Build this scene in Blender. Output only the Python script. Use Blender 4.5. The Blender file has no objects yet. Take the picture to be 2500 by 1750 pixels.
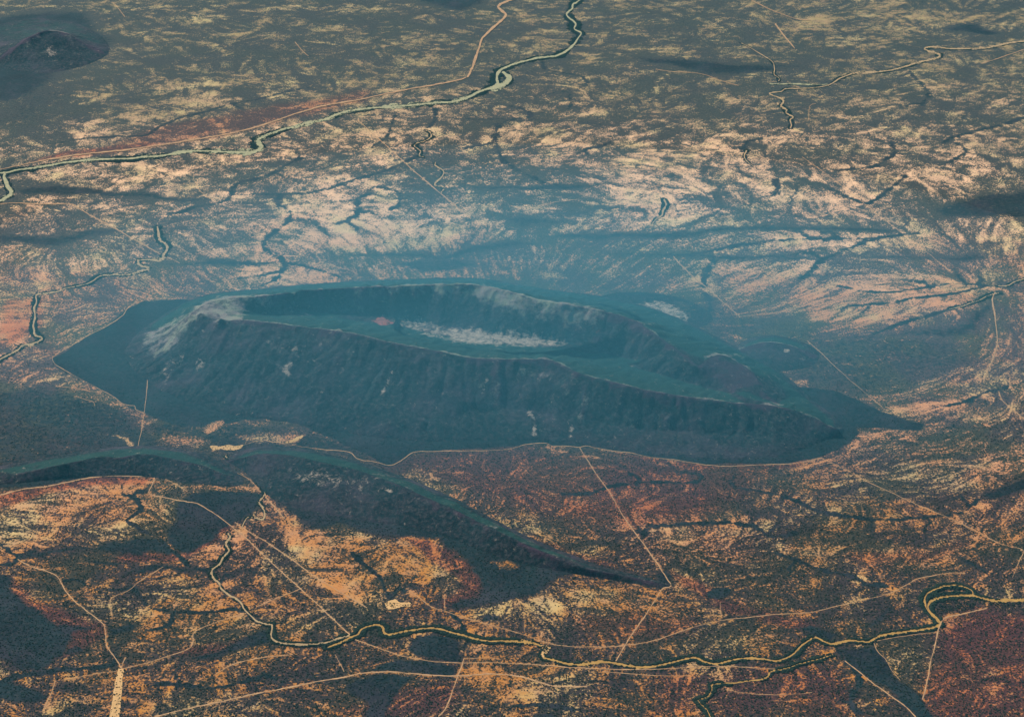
import bpy, math, heapq
import numpy as np

# ---------------------------------------------------------------- camera, world, sun
CAM_H = 10000.0
DEP = math.radians(28.5)                      # how far the lens is tipped below the horizon
TX = math.tan(math.radians(26.0) / 2) / 0.7   # half width of the picture at distance 1
TY = TX * 0.7
SUN_EL, SUN_AZ = 38.0, -42.0                  # sun to the left, a little beyond the plain

scene = bpy.context.scene
cam_d = bpy.data.cameras.new("camera")
cam_d.sensor_fit = 'HORIZONTAL'
cam_d.angle = 2 * math.atan(TX)
cam_d.clip_start, cam_d.clip_end = 10.0, 900000.0
cam = bpy.data.objects.new("camera", cam_d)
scene.collection.objects.link(cam)
cam.location = (0, 0, CAM_H)
cam.rotation_euler = (math.pi / 2 - DEP, 0, 0)
scene.camera = cam

world = bpy.data.worlds.new("World")
scene.world = world
world.use_nodes = True
wn = world.node_tree.nodes
bg = wn["Background"]
sky = wn.new("ShaderNodeTexSky")
sky.sky_type = 'NISHITA'
sky.sun_disc = False
sky.sun_elevation = math.radians(SUN_EL)
sky.sun_rotation = math.radians(SUN_AZ)
world.node_tree.links.new(sky.outputs[0], bg.inputs[0])
bg.inputs[1].default_value = 0.07

sl = bpy.data.lights.new("sun", 'SUN')
sl.energy = 5.0
sl.angle = math.radians(0.5)
sl.color = (1.0, 0.93, 0.82)
sun = bpy.data.objects.new("sun", sl)
scene.collection.objects.link(sun)
sun.rotation_euler = (math.radians(90 - SUN_EL), 0, math.radians(180 - SUN_AZ))
sun.location = (0, 0, 30000)

scene.view_settings.view_transform = 'Standard'
scene.view_settings.look = 'None'
scene.view_settings.gamma = 1.0
scene.view_settings.exposure = 0.6
scene.view_settings.use_curve_mapping = False

rng = np.random.default_rng(7)

# ---------------------------------------------------------------- number helpers
TAB = rng.random((256, 256)).astype(np.float32)

def vnoise(x, y, s, seed=0):
    """smooth value noise, -1..1, cell size s metres"""
    a = 0.6 + seed * 1.7
    ca, sa = math.cos(a), math.sin(a)
    X = (x * ca - y * sa) / s + seed * 17.3
    Y = (x * sa + y * ca) / s + seed * 41.7
    xi = np.floor(X); yi = np.floor(Y)
    fx = (X - xi); fy = (Y - yi)
    fx = fx * fx * (3 - 2 * fx); fy = fy * fy * (3 - 2 * fy)
    i = xi.astype(np.int64) & 255; j = yi.astype(np.int64) & 255
    i1 = (i + 1) & 255; j1 = (j + 1) & 255
    a0 = TAB[i, j] * (1 - fx) + TAB[i1, j] * fx
    a1 = TAB[i, j1] * (1 - fx) + TAB[i1, j1] * fx
    return (a0 * (1 - fy) + a1 * fy) * 2 - 1

def fbm(x, y, s, n, seed=0, gain=0.5):
    out = 0; amp = 1.0; tot = 0
    for k in range(n):
        out = out + amp * vnoise(x, y, s / 2 ** k, seed + k * 3)
        tot += amp; amp *= gain
    return out / tot

def ridge(x, y, s, n, seed=0):
    out = 0; amp = 1.0; tot = 0
    for k in range(n):
        out = out + amp * (1 - 2 * np.abs(vnoise(x, y, s / 2 ** k, seed + k * 5)))
        tot += amp; amp *= 0.55
    return out / tot

def sstep(a, b, v):
    t = np.clip((v - a) / (b - a), 0, 1)
    return t * t * (3 - 2 * t)

# ---------------------------------------------------------------- pixels of the survey photo -> places on the ground
SC = 900 / 2260.0
ORG = dict(A=(0, 0), B=(800, 0), C=(1600, 0), D=(0, 560), E=(800, 560), F=(1600, 560),
           G=(0, 1110), H=(800, 1110), I=(1600, 1110), P=None)

def P(tile, pts):
    a = np.array(pts, float).reshape(-1, 2)
    if tile == 'P':
        return a
    return a * SC + np.array(ORG[tile])

def ground_at(px, z=0.0):
    px = np.asarray(px, float)
    nx = (px[:, 0] / 1250 - 1) * TX
    ny = (1 - px[:, 1] / 875) * TY
    dy = math.cos(DEP) + ny * math.sin(DEP)
    dz = -math.sin(DEP) + ny * math.cos(DEP)
    t = (z - CAM_H) / dz
    return np.stack([nx * t, dy * t], 1)

def spline(pts, step):
    """Catmull-Rom through the points, resampled at about `step`"""
    p = np.asarray(pts, float)
    if len(p) > 2:
        q = np.vstack([2 * p[0] - p[1], p, 2 * p[-1] - p[-2]])
        out = []
        t = np.linspace(0, 1, 8, endpoint=False)[:, None]
        for k in range(1, len(q) - 2):
            p0, p1, p2, p3 = q[k - 1], q[k], q[k + 1], q[k + 2]
            out.append(0.5 * (2 * p1 + (p2 - p0) * t + (2 * p0 - 5 * p1 + 4 * p2 - p3) * t ** 2
                              + (3 * p1 - p0 - 3 * p2 + p3) * t ** 3))
        out.append(p[-1:])
        p = np.vstack(out)
    d = np.r_[0, np.cumsum(np.linalg.norm(np.diff(p, axis=0), axis=1))]
    n = max(2, int(d[-1] / step) + 1)
    s = np.linspace(0, d[-1], n)
    return np.stack([np.interp(s, d, p[:, 0]), np.interp(s, d, p[:, 1])], 1)

# ---------------------------------------------------------------- what the survey photo shows: dry rivers (tile, width px, banks m, points)
RIVERS = [
 ([('A', [(-60,1066),(40,1062),(110,1045),(200,1035),(300,1020),(400,1002),(560,985),(700,980),(800,978),(880,968),(960,965),(1060,948),(1160,935),(1250,932),(1350,936),(1450,940),(1520,938),(1580,928),(1605,910),(1590,890),(1580,865),(1620,842),(1690,815),(1750,795),(1840,775),(1920,755),(2000,735),(2070,705),(2150,685)]),
   ('B', [(250,670),(340,662),(450,655),(560,645),(680,632),(760,628),(830,610),(880,590),(930,565),(990,545),(1040,520),(1036,490),(1042,455),(1070,425),(1120,400),(1180,380),(1260,362),(1340,352),(1400,345),(1450,325),(1500,285),(1530,245),(1555,205),(1530,190),(1510,175),(1520,150),(1490,120),(1465,95),(1480,70),(1500,55),(1505,30),(1530,15),(1580,-30)])],
  [4.5,4.5,5,6,6.5,7,6.5,9,10,11,10,8,7,9,14,9,6,5,5,4.5,4,3.5,3], 110, 'olive'),
 ([('B', [(1000,548),(1060,528),(1095,505),(1112,478),(1090,455),(1070,440)])], [9,13,13,9,5], 70, 'olive'),
 ([('A', [(30,1064),(22,1085),(38,1110),(46,1140),(68,1178),(50,1205),(0,1232),(-60,1250)])], [6,8,8,8,6,6], 60, 'olive'),
 ([('C', [(2330,254),(2260,258),(2190,262),(2100,285),(2020,298),(1900,303),(1800,302),(1740,293),(1670,292),(1650,305),(1690,322),(1740,335),(1735,356),(1680,370),(1600,390),(1520,415),(1440,435),(1350,447),(1240,450),(1180,465),(1120,490),(1070,520),(1000,535),(900,543),(800,545),(770,562),(700,570),(712,582),(760,600),(785,620),(770,655),(808,675),(800,695),(845,720),(825,740),(835,770),(828,790)])],
  [4.5,4.5,4,3.5,4,7,5,4,4.5,4,2.5,2.5,3.5,3,3], 55, 'sand'),
 ([('C', [(700,515),(740,519),(860,519),(1000,522),(1060,520)])], [2.5,3,3,2], 20, 'olive'),
 ([('D', [(965,-20),(980,60),(1022,90),(1025,120),(1000,155),(1008,175),(950,182),(890,185),(852,185),(845,205),(880,225),(915,237),(890,250),(840,260),(790,275),(700,275),(640,278),(600,290),(550,325),(480,345),(400,360),(350,380),(280,390),(222,400),(225,440),(210,480),(215,530),(205,580),(210,620),(215,650),(258,660),(240,685),(200,700),(130,715),(110,740),(50,770),(0,795),(-40,815)])],
  [3,6,8,6,6,4,3,2.5,2.5,3,3.5,4,4.5,6,4,4.5], 50, 'sand'),
 ([('G', [(1400,482),(1410,510),(1385,545),(1405,590),(1370,625),(1345,670),(1300,705),(1305,750),(1345,790),(1355,820),(1410,860),(1460,890),(1485,920),(1500,955),(1540,990),(1580,1025),(1630,1040),(1668,1045),(1665,1085),(1660,1115),(1690,1145),(1770,1160),(1880,1162),(2000,1150),(2060,1130),(2150,1105)])],
  [4,5,4.5,4.5,4,4,4,5,5,3.5,3.5], 32, 'sand'),
 ([('G', [(1380,10),(1420,35),(1490,65),(1520,100),(1560,155),(1605,205),(1625,240),(1600,275),(1585,295),(1620,340),(1615,395),(1570,390),(1520,385),(1495,420),(1480,450)])], [2.5,3,3,3,3], 22, 'sand'),
 ([('H', [(0,1182),(60,1160),(120,1130),(150,1115),(185,1100),(205,1070),(250,1050),(310,1040),(340,1060),(345,1090),(380,1100),(450,1085),(550,1070),(640,1062),(700,1070),(760,1090),(830,1105),(900,1125),(980,1140),(1080,1140),(1180,1145),(1260,1152),(1310,1172),(1340,1192),(1312,1220),(1320,1240),(1380,1255),(1450,1275),(1530,1285),(1600,1278),(1700,1268),(1780,1280),(1900,1298),(2000,1295),(2100,1275)]),
   ('I', [(200,1250),(251,1247),(300,1270),(370,1285),(430,1270),(520,1250),(600,1248),(680,1255),(740,1262),(800,1245),(850,1215),(900,1165),(950,1130),(985,1118),(1030,1140),(1080,1158),(1130,1148),(1190,1135),(1260,1140),(1310,1142),(1350,1120),(1400,1100),(1480,1088),(1580,1075),(1660,1065),(1720,1050),(1745,1030),(1720,1000),(1690,970),(1670,930),(1690,895),(1740,875),(1800,865),(1880,862),(1950,865),(2010,880),(2080,895),(2160,892),(2260,890),(2330,890)])],
  [2.5,5,4,4.5,4.5,5,9,5.5,5.5,7,5.5,5,5.5,5.5,4,4.5,4.5,5.5,6,7,8,9,8,6], 46, 'gold'),
 ([('I', [(1712,1000),(1668,950),(1650,900),(1660,860),(1700,830),(1760,808),(1830,800),(1890,808),(1940,830),(1948,858)])], [4,4.5,4,3.5,2.5], 40, 'gold'),
 ([('I', [(1088,1222),(1000,1250),(900,1275),(800,1310),(710,1330),(690,1360),(640,1380),(580,1385),(500,1396),(400,1405),(340,1415),(345,1450),(312,1488),(262,1502),(280,1530),(320,1570),(345,1630)])], [2,2.5,2.5,4,4,2.5,2.5,3,6,4,3,3], 40, 'gold'),
 ([('E', [(652,1000),(668,1020),(712,1055),(705,1085),(690,1110)]) ], [2,3,3,3,2], 1, 'none'),
 ([('B', [(662,1000),(660,1020),(710,1055),(700,1090),(660,1130),(665,1145),(715,1155),(695,1185)])], [2.5,3.5,3.5,3,3], 40, 'sand'),
 ([('B', [(600,800),(630,815),(632,845),(590,870),(545,880),(532,900),(570,930),(560,960),(600,970)])], [2.2,2.5,2.2,2.8,2,2], 45, 'sand'),
 ([('B', [(2060,1220),(2075,1255),(2055,1290),(2050,1320),(2010,1345),(1990,1370)])], [4,4.5,3.5,2.5,2], 40, 'sand'),
 ([('C', [(525,265),(600,305),(670,350),(720,385),(730,430),(728,460),(760,485),(755,502)])], [1.8,2,2,2,2], 25, 'sand'),
 ([('C', [(560,925),(545,960),(560,990),(600,1020)])], [3,3,2.5,2], 40, 'sand'),
 ([('F', [(2100,350),(2160,345),(2200,325),(2262,305),(2330,290)])], [2,3,3,3], 50, 'sand'),
 ([('F', [(2105,395),(2050,405),(1990,435),(1930,455),(1870,475),(1800,490)])], [2.4,2.2,2,1.6], 55, 'sand'),
]
RIVERS = [r for r in RIVERS if r[3] != 'none']

# tracks, roads and cut lines: (width px, tile, points)
TRACKS = [
 (2.6,'A',[(-60,1052),(0,1040),(80,1025),(250,990),(430,960),(600,940),(800,918),(1000,890),(1230,855),(1400,825),(1560,785),(1700,740),(1850,690),(1960,658),(2100,632),(2260,602),(2360,580),(2510,548),(2660,522),(2809,492),(2858,474)]),
 (5.0,'B',[(855,474),(880,430),(905,360),(930,290),(945,245),(980,205),(1030,160),(1075,120),(1092,95),(1060,65),(1045,45),(1070,25),(1130,0),(1190,-25)]),
 (2.2,'B',[(185,740),(250,800),(350,890),(460,990),(560,1080),(680,1180),(790,1270),(880,1345)]),
 (2.2,'A',[(0,1250),(100,1245),(250,1250),(430,1252),(480,1275),(600,1345),(750,1425),(900,1510),(985,1560)]),
 (1.8,'D',[(1030,170),(1100,207)]),
 (1.4,'D',[(1065,80),(1130,130),(1200,165)]),
 (1.5,'C',[(900,965),(1000,1035),(1100,1105),(1200,1185),(1300,1265),(1400,1345),(1500,1420)]),
 (1.3,'F',[(1490,5),(1560,60),(1680,155),(1820,270)]),
 (1.4,'C',[(0,1160),(70,1208),(150,1255)]),
 (2.2,'F',[(110,165),(200,260),(330,370),(420,450),(515,530)]),
 (1.2,'F',[(515,535),(650,522),(760,505),(900,490),(1000,485)]),
 (1.8,'F',[(930,685),(1000,745),(1100,840),(1200,930),(1300,1015),(1390,1090)]),
 (3.2,'F',[(2082,390),(2065,430),(2080,520),(2090,600),(2095,700),(2075,780),(2040,860),(2010,940)]),
 (2.0,'F',[(2105,990),(2130,1050),(2200,1110),(2260,1160),(2300,1190)]),
 (1.8,'D',[(880,440),(830,450),(780,490),(740,540),(650,595),(550,645),(450,705),(340,770),(320,795),(345,830),(420,875),(520,930),(620,985),(680,1015),(760,1070),(825,1080),(830,1100),(880,1125)]),
 (1.8,'D',[(915,805),(905,900),(900,1000),(885,1110),(870,1220),(850,1300),(843,1350)]),
 (1.1,'D',[(340,960),(430,970),(520,985),(620,1000)]),
 (1.1,'D',[(455,1020),(520,1040),(570,1055),(580,1080)]),
 (2.0,'D',[(1490,1325),(1540,1310),(1600,1295),(1680,1305),(1740,1315),(1850,1333),(1970,1350),(2080,1357),(2150,1370),(2180,1400),(2230,1418),(2270,1420),(2320,1430),(2379,1447),(2430,1435),(2480,1405),(2530,1370),(2610,1363),(2760,1360),(2910,1358),(3010,1355),(3110,1350),(3170,1335),(3230,1320),(3340,1312),(3390,1330),(3460,1330),(3550,1336)]),
 (2.0,'E',[(1540,1336),(1590,1330),(1640,1340),(1750,1360),(1850,1370),(1920,1385),(1980,1400),(2109,1412),(2209,1427),(2309,1442),(2429,1452),(2569,1447),(2709,1442),(2839,1437),(2939,1422),(3019,1402)]),
 (2.4,'E',[(1545,1338),(1600,1430),(1660,1520),(1729,1613),(1800,1740),(1870,1840),(1940,1935),(2000,2020),(2050,2095),(2085,2150),(2106,2180),(2090,2196),(2052,2205),(2010,2270),(1950,2360),(1880,2460),(1810,2570),(1765,2645)]),
 (1.6,'I',[(1010,20),(1080,50),(1200,110),(1290,160),(1400,210),(1520,265),(1640,320),(1760,370),(1880,425),(2000,485),(2120,545),(2250,580),(2230,650),(2190,750)]),
 (1.8,'H',[(480,820),(560,880),(640,935),(700,955),(790,985),(900,1015),(1040,1055),(1190,1098),(1300,1140),(1400,1165),(1560,1178),(1700,1178),(1850,1165),(2000,1138),(2140,1092),(2279,1047),(2409,1017),(2569,997),(2749,977),(2939,966),(3109,930),(3259,895),(3409,860),(3489,830),(3609,765),(3709,740),(3839,722),(3909,728)]),
 (2.4,'G',[(0,245),(150,210),(290,195),(420,165),(600,135),(700,128),(820,130),(940,134),(934,180),(915,237),(1000,260),(1110,285),(1200,298),(1250,325),(1330,375),(1430,450),(1500,505),(1620,620),(1740,730),(1850,830),(1950,920),(2050,1015),(2148,1106)]),
 (2.0,'H',[(170,1135),(300,1180),(430,1225),(560,1255),(700,1272),(850,1275),(1000,1275),(1200,1282),(1400,1295),(1600,1310),(1800,1316),(2000,1312),(2260,1302),(2460,1296),(2700,1310),(2760,1305)]),
 (2.2,'G',[(1440,415),(1500,460),(1640,540),(1800,650),(1950,760),(2100,850),(2250,940)]),
 (2.4,'G',[(1625,240),(1640,275),(1690,330),(1750,400)]),
 (1.4,'G',[(1430,110),(1490,130),(1540,165),(1600,230)]),
 (2.8,'G',[(950,1604),(1050,1580),(1200,1545),(1350,1515),(1500,1480),(1650,1450),(1800,1420),(1950,1390),(2129,1360),(2229,1340),(2389,1330),(2509,1340),(2649,1352),(2809,1355),(2909,1350),(3009,1345),(3109,1350),(3209,1365),(3309,1395),(3409,1420),(3600,1420)]),
 (2.3,'H',[(835,1250),(820,1300),(800,1350),(775,1420),(750,1490),(720,1560),(680,1605)]),
 (1.2,'H',[(835,1248),(1000,1248),(1060,1255)]),
 (1.4,'H',[(1690,1330),(1800,1338),(2000,1350),(2220,1356)]),
 (2.4,'G',[(110,640),(180,680),(290,715),(350,745),(380,790),(400,830),(450,890),(520,945),(590,1000),(635,1040),(650,1100),(655,1170),(700,1235),(735,1290),(740,1318)]),
 (2.0,'G',[(770,1240),(752,1275),(745,1315)]),
 (1.8,'G',[(750,1312),(900,1275),(1050,1230),(1160,1190),(1185,1150),(1190,1090),(1280,1045),(1400,1005),(1490,980)]),
 (1.6,'G',[(720,1325),(600,1340),(480,1365),(380,1380)]),
 (1.6,'G',[(690,1000),(675,900),(700,870),(800,825),(850,780),(1000,690)]),
 (1.6,'G',[(1570,935),(1700,880),(1850,820)]),
 (1.8,'G',[(340,1385),(310,1470),(270,1555)]),
 (2.0,'G',[(1320,1350),(1400,1300),(1500,1265),(1640,1240),(1800,1225)]),
 (1.8,'G',[(2055,1225),(2085,1280),(2110,1330)]),
 (3.0,'I',[(2030,940),(1900,970),(1780,1000),(1742,1050),(1712,1180),(1690,1260),(1670,1370),(1640,1500)]),
 (1.2,'I',[(1720,1085),(1550,1105),(1400,1130),(1340,1145)]),
 (2.4,'I',[(1160,1260),(1250,1330),(1350,1410),(1450,1480),(1540,1550),(1600,1612)]),
 (1.4,'I',[(398,905),(400,960),(400,1015)]),
 (1.5,'I',[(440,1440),(560,1460),(700,1468),(850,1465),(960,1455)]),
 (1.4,'I',[(1340,1150),(1360,1200),(1410,1250),(1450,1320),(1500,1380)]),
 (1.7,'H',[(1205,1090),(1205,1020),(1195,950)]),
 (1.6,'H',[(720,960),(715,900),(715,860)]),
 (2.2,'C',[(735,150),(790,225),(855,300)]),
 (1.6,'C',[(580,0),(700,60),(850,115),(950,130)]),
 (1.3,'C',[(0,425),(100,440),(280,455),(400,495),(510,528)]),
 (1.5,'C',[(2262,305),(2150,345),(2000,390)]),
 (1.5,'C',[(940,740),(940,690),(950,650),(985,640)]),
 (1.7,'A',[(690,15),(730,60),(765,105)]),
 (1.6,'A',[(1810,260),(1850,310),(1890,345)]),
 (1.4,'B',[(1300,1260),(1400,1240),(1530,1225)]),
 (1.2,'A',[(1205,1120),(1210,1150),(1250,1195),(1330,1240)]),
 (1.3,'D',[(1140,285),(1115,330),(1090,372)]),
 (1.2,'G',[(650,45),(615,95),(602,130)]),
 (1.5,'G',[(1010,145),(1080,185),(1150,225)]),
 (1.5,'B',[(2060,1120),(1950,1160)]),
 (1.2,'D',[(1910,0),(1860,50),(1825,85)]),
]

# dark woodland, plus cloud shadows painted into the ground colour: (strength, edge softness m, tile, outline)
DARK = [
 (0.9,420,'A',[(-80,110),(0,110),(150,85),(300,72),(420,75),(540,80),(565,140),(590,190),(640,215),(710,260),(600,300),(480,340),(380,400),(330,480),(240,560),(100,610),(0,620),(-80,620)]),
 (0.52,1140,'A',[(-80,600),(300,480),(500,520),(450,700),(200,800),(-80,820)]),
 (0.77,304,'B',[(500,-40),(560,8),(650,40),(760,70),(850,55),(950,25),(1020,-40)]),
 (0.73,114,'A',[(80,1165),(200,1140),(350,1130),(480,1150),(650,1170),(850,1185),(1050,1205),(1300,1225),(1330,1235),(1150,1230),(900,1220),(700,1205),(500,1195),(300,1180),(150,1190)]),
 (0.73,171,'A',[(-60,1425),(150,1430),(280,1440),(450,1425),(600,1405),(760,1398),(620,1445),(480,1475),(350,1505),(200,1505),(100,1485),(-60,1475)]),
 (0.69,114,'B',[(780,1130),(880,1150),(980,1145),(1100,1140),(1250,1138),(1400,1128),(1560,1128),(1720,1122),(1600,1145),(1450,1157),(1280,1168),(1100,1160),(900,1165)]),
 (0.60,133,'B',[(1050,1345),(1150,1318),(1250,1335),(1400,1345),(1550,1368),(1400,1378),(1250,1382),(1150,1387)]),
 (0.69,85,'B',[(700,722),(850,722),(1000,724),(1150,728),(1330,740),(1500,742),(1700,760),(2000,790),(1700,768),(1500,750),(1300,746),(1000,733),(800,730)]),
 (0.73,114,'B',[(140,1562),(300,1548),(500,1550),(700,1560),(780,1545),(900,1510),(1050,1485),(1150,1483),(1290,1492),(1310,1502),(1150,1520),(1000,1532),(900,1555),(800,1580),(600,1577),(400,1572),(200,1566)]),
 (0.73,114,'D',[(900,218),(1000,212),(1150,205),(1300,190),(1450,178),(1600,185),(1700,195),(1600,215),(1450,225),(1300,222),(1100,222),(980,220)]),
 (0.73,114,'C',[(-700,1450),(-500,1425),(-300,1430),(0,1422),(200,1418),(400,1393),(600,1383),(800,1383),(1000,1388),(1200,1388),(1400,1400),(1500,1415),(1350,1426),(1150,1417),(950,1412),(750,1408),(550,1412),(350,1427),(150,1450),(-100,1462),(-400,1462)]),
 (0.73,247,'C',[(-120,345),(0,350),(150,358),(280,370),(450,393),(650,400),(850,400),(940,410),(800,425),(650,442),(500,458),(380,462),(250,445),(120,405),(0,388),(-120,365)]),
 (0.77,209,'C',[(1770,175),(1850,152),(1960,148),(2030,180),(2150,208),(2060,228),(1920,202),(1820,195)]),
 (0.69,114,'F',[(-300,150),(0,143),(250,138),(450,148),(600,158),(800,165),(1000,185),(950,194),(700,182),(450,175),(200,167),(0,163),(-200,165)]),
 (0.73,171,'F',[(1000,650),(1200,650),(1400,655),(1550,630),(1750,600),(1880,560),(1950,490),(2080,420),(2100,410),(2060,500),(1980,590),(1900,640),(1750,655),(1600,655),(1400,668),(1200,668)]),
 (0.69,114,'F',[(1150,160),(1400,165),(1600,165),(1750,165),(1900,155),(2000,160),(2060,185),(1900,192),(1700,180),(1400,178)]),
 (0.65,152,'C',[(2000,1200),(2260,1170),(2330,1200),(2330,1330),(2100,1330),(1760,1330),(1700,1290),(1850,1240)]),
 # the wooded apron round the ring mesa
 (0.93,32,'D',[(880,440),(780,490),(650,595),(340,770),(320,795),(420,875),(620,985),(760,1070),(880,1125),(960,1170),(1100,1215),(1300,1215),(1500,1170),(1650,1150),(1800,1180),(1950,1250),(2100,1330),(2260,1385),(2359,1440),(2429,1430),(2529,1370),(2809,1355),(3169,1330),(3339,1310),(3549,1332),(3759,1357),(3929,1382),(4109,1407),(4309,1434),(4569,1442),(4839,1431),(5009,1402),(5109,1352),(5209,1302),(5260,1250),(5245,1218),(5359,1216),(5509,1232),(5649,1227),(5669,1190),(5549,1160),(5409,1115),(5259,1040),(5109,990),(4879,965),(4740,930),(4600,870),(4480,800),(4300,690),(4150,600),(3950,500),(3700,430),(3409,400),(3209,380),(3009,345),(2809,335),(2509,345),(2209,360),(1909,385),(1509,405),(1350,402),(1200,432),(1050,432)]),
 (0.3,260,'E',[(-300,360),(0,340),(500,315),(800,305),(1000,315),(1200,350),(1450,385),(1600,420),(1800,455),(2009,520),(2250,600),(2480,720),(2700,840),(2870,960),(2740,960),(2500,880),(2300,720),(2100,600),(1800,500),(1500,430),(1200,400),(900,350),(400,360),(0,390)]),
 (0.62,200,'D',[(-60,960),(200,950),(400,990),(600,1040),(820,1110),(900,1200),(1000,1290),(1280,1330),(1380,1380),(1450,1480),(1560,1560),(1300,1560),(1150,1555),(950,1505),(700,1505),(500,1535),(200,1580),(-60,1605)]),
 (0.92,40,'D',[(-60,1460),(150,1440),(350,1420),(520,1395),(640,1410),(780,1380),(900,1360),(1080,1370),(1180,1440),(1350,1500),(1380,1540),(1150,1555),(950,1500),(700,1500),(500,1530),(200,1578),(-60,1600)]),
 (0.82,70,'P',[(555,1112),(600,1105),(680,1098),(760,1110),(860,1135),(960,1165),(1050,1205),(1150,1260),(1250,1305),(1330,1345),(1400,1370),(1480,1395),(1560,1410),(1630,1425),(1625,1432),(1550,1427),(1480,1412),(1420,1400),(1370,1405),(1330,1440),(1290,1450),(1200,1470),(1100,1482),(1090,1478),(1180,1450),(1170,1420),(1140,1385),(1130,1360),(1090,1345),(1070,1320),(1000,1310),(940,1300),(880,1295),(830,1285),(780,1290),(720,1265),(680,1240),(650,1200),(630,1160),(590,1125)]),
 (0.88,55,'G',[(1100,300),(1200,240),(1350,220),(1500,225),(1580,240),(1590,300),(1540,360),(1440,410),(1370,460),(1340,500),(1240,560),(1160,610),(1080,600),(1030,540),(1040,470),(1090,400),(1080,350)]),
 (0.88,55,'G',[(560,578),(700,545),(850,522),(980,518),(1040,560),(1060,612),(930,590),(850,610),(750,600),(650,588)]),
 (0.82,55,'G',[(110,642),(250,600),(400,583),(550,580),(650,590),(400,602),(250,620)]),
 (0.85,25,'G',[(450,600),(560,640),(650,655),(780,650),(700,668),(580,660)]),
 (0.82,55,'G',[(720,730),(850,690),(930,665),(1050,680),(1200,695),(1290,705),(1150,714),(1000,697),(880,712)]),
 (0.92,70,'G',[(-60,740),(60,760),(60,840),(130,890),(230,930),(265,1010),(350,1060),(430,1050),(600,1030),(560,1050),(440,1085),(400,1150),(370,1230),(280,1240),(240,1180),(100,1130),(-60,1090)]),
 (0.85,60,'G',[(-60,1040),(200,1100),(330,1250),(250,1330),(100,1330),(60,1290),(-60,1230)]),
 (0.95,40,'G',[(-60,1390),(80,1400),(200,1460),(280,1490),(200,1530),(50,1510),(-60,1500)]),
 (0.82,55,'G',[(390,1190),(470,1155),(540,1180),(460,1215),(400,1220)]),
 (0.82,55,'G',[(660,1060),(800,1045),(820,1070),(780,1100),(680,1100)]),
 (0.85,50,'G',[(1050,1232),(1200,1240),(1380,1200),(1500,1130),(1620,1080),(1690,1145),(1550,1190),(1400,1232),(1250,1258),(1120,1252)]),
 (0.9,40,'H',[(500,1150),(620,1130),(750,1110),(820,1150),(820,1230),(850,1262),(700,1268),(540,1240),(490,1200)]),
 (0.9,40,'H',[(110,1430),(170,1375),(280,1355),(480,1355),(545,1355),(440,1430),(370,1510),(320,1640),(200,1640),(240,1540),(220,1490),(150,1460)]),
 (0.92,35,'H',[(330,1290),(500,1270),(800,1288),(790,1342),(640,1340),(500,1328),(250,1335)]),
 (0.95,22,'H',[(1200,1640),(1250,1585),(1350,1578),(1440,1640)]),
 (0.88,36,'I',[(1110,1180),(1200,1190),(1330,1160),(1400,1240),(1440,1310),(1500,1390),(1560,1430),(1620,1490),(1680,1580),(1720,1640),(1610,1620),(1500,1510),(1430,1430),(1330,1380),(1250,1320),(1170,1240)]),
 (0.97,14,'I',[(310,850),(360,820),(440,812),(458,830),(440,870),(380,890),(325,880)]),
 (0.85,50,'I',[(850,1040),(1000,1050),(1100,1090),(1060,1130),(950,1090)]),
 (0.8,40,'I',[(1800,610),(1900,640),(2000,690),(2040,720),(1950,690),(1870,650)]),
 (0.8,50,'I',[(1290,1030),(1350,980),(1420,930),(1440,950),(1380,1000),(1320,1040)]),
 (0.8,40,'I',[(2010,250),(2120,200),(2260,130),(2330,110),(2330,180),(2200,240),(2090,270)]),
 (0.75,40,'H',[(920,990),(980,965),(1060,985),(1040,1010),(960,1010)]),
 (0.85,50,'H',[(2010,720),(2080,700),(2110,745),(2060,790),(2005,780)]),
 (0.75,50,'H',[(1500,600),(1600,660),(1750,730),(1950,760),(2090,790),(2080,808),(1900,800),(1750,770),(1620,710)]),
 (0.6,60,'E',[(420,215),(560,185),(760,170),(940,215),(820,235),(560,262)]),
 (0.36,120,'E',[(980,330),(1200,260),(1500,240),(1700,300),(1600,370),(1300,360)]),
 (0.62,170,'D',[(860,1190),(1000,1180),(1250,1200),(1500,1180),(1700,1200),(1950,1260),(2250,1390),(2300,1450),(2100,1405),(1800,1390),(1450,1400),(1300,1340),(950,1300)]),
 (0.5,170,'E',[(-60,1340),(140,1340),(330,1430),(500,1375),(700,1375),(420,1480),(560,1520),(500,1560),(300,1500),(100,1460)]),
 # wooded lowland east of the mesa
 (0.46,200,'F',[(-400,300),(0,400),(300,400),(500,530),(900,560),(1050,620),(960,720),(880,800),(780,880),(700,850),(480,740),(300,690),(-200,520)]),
 (0.5,160,'F',[(900,640),(1400,660),(1800,660),(1990,820),(1600,900),(1400,1000),(1250,1020),(900,960),(800,880)]),
]

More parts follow.
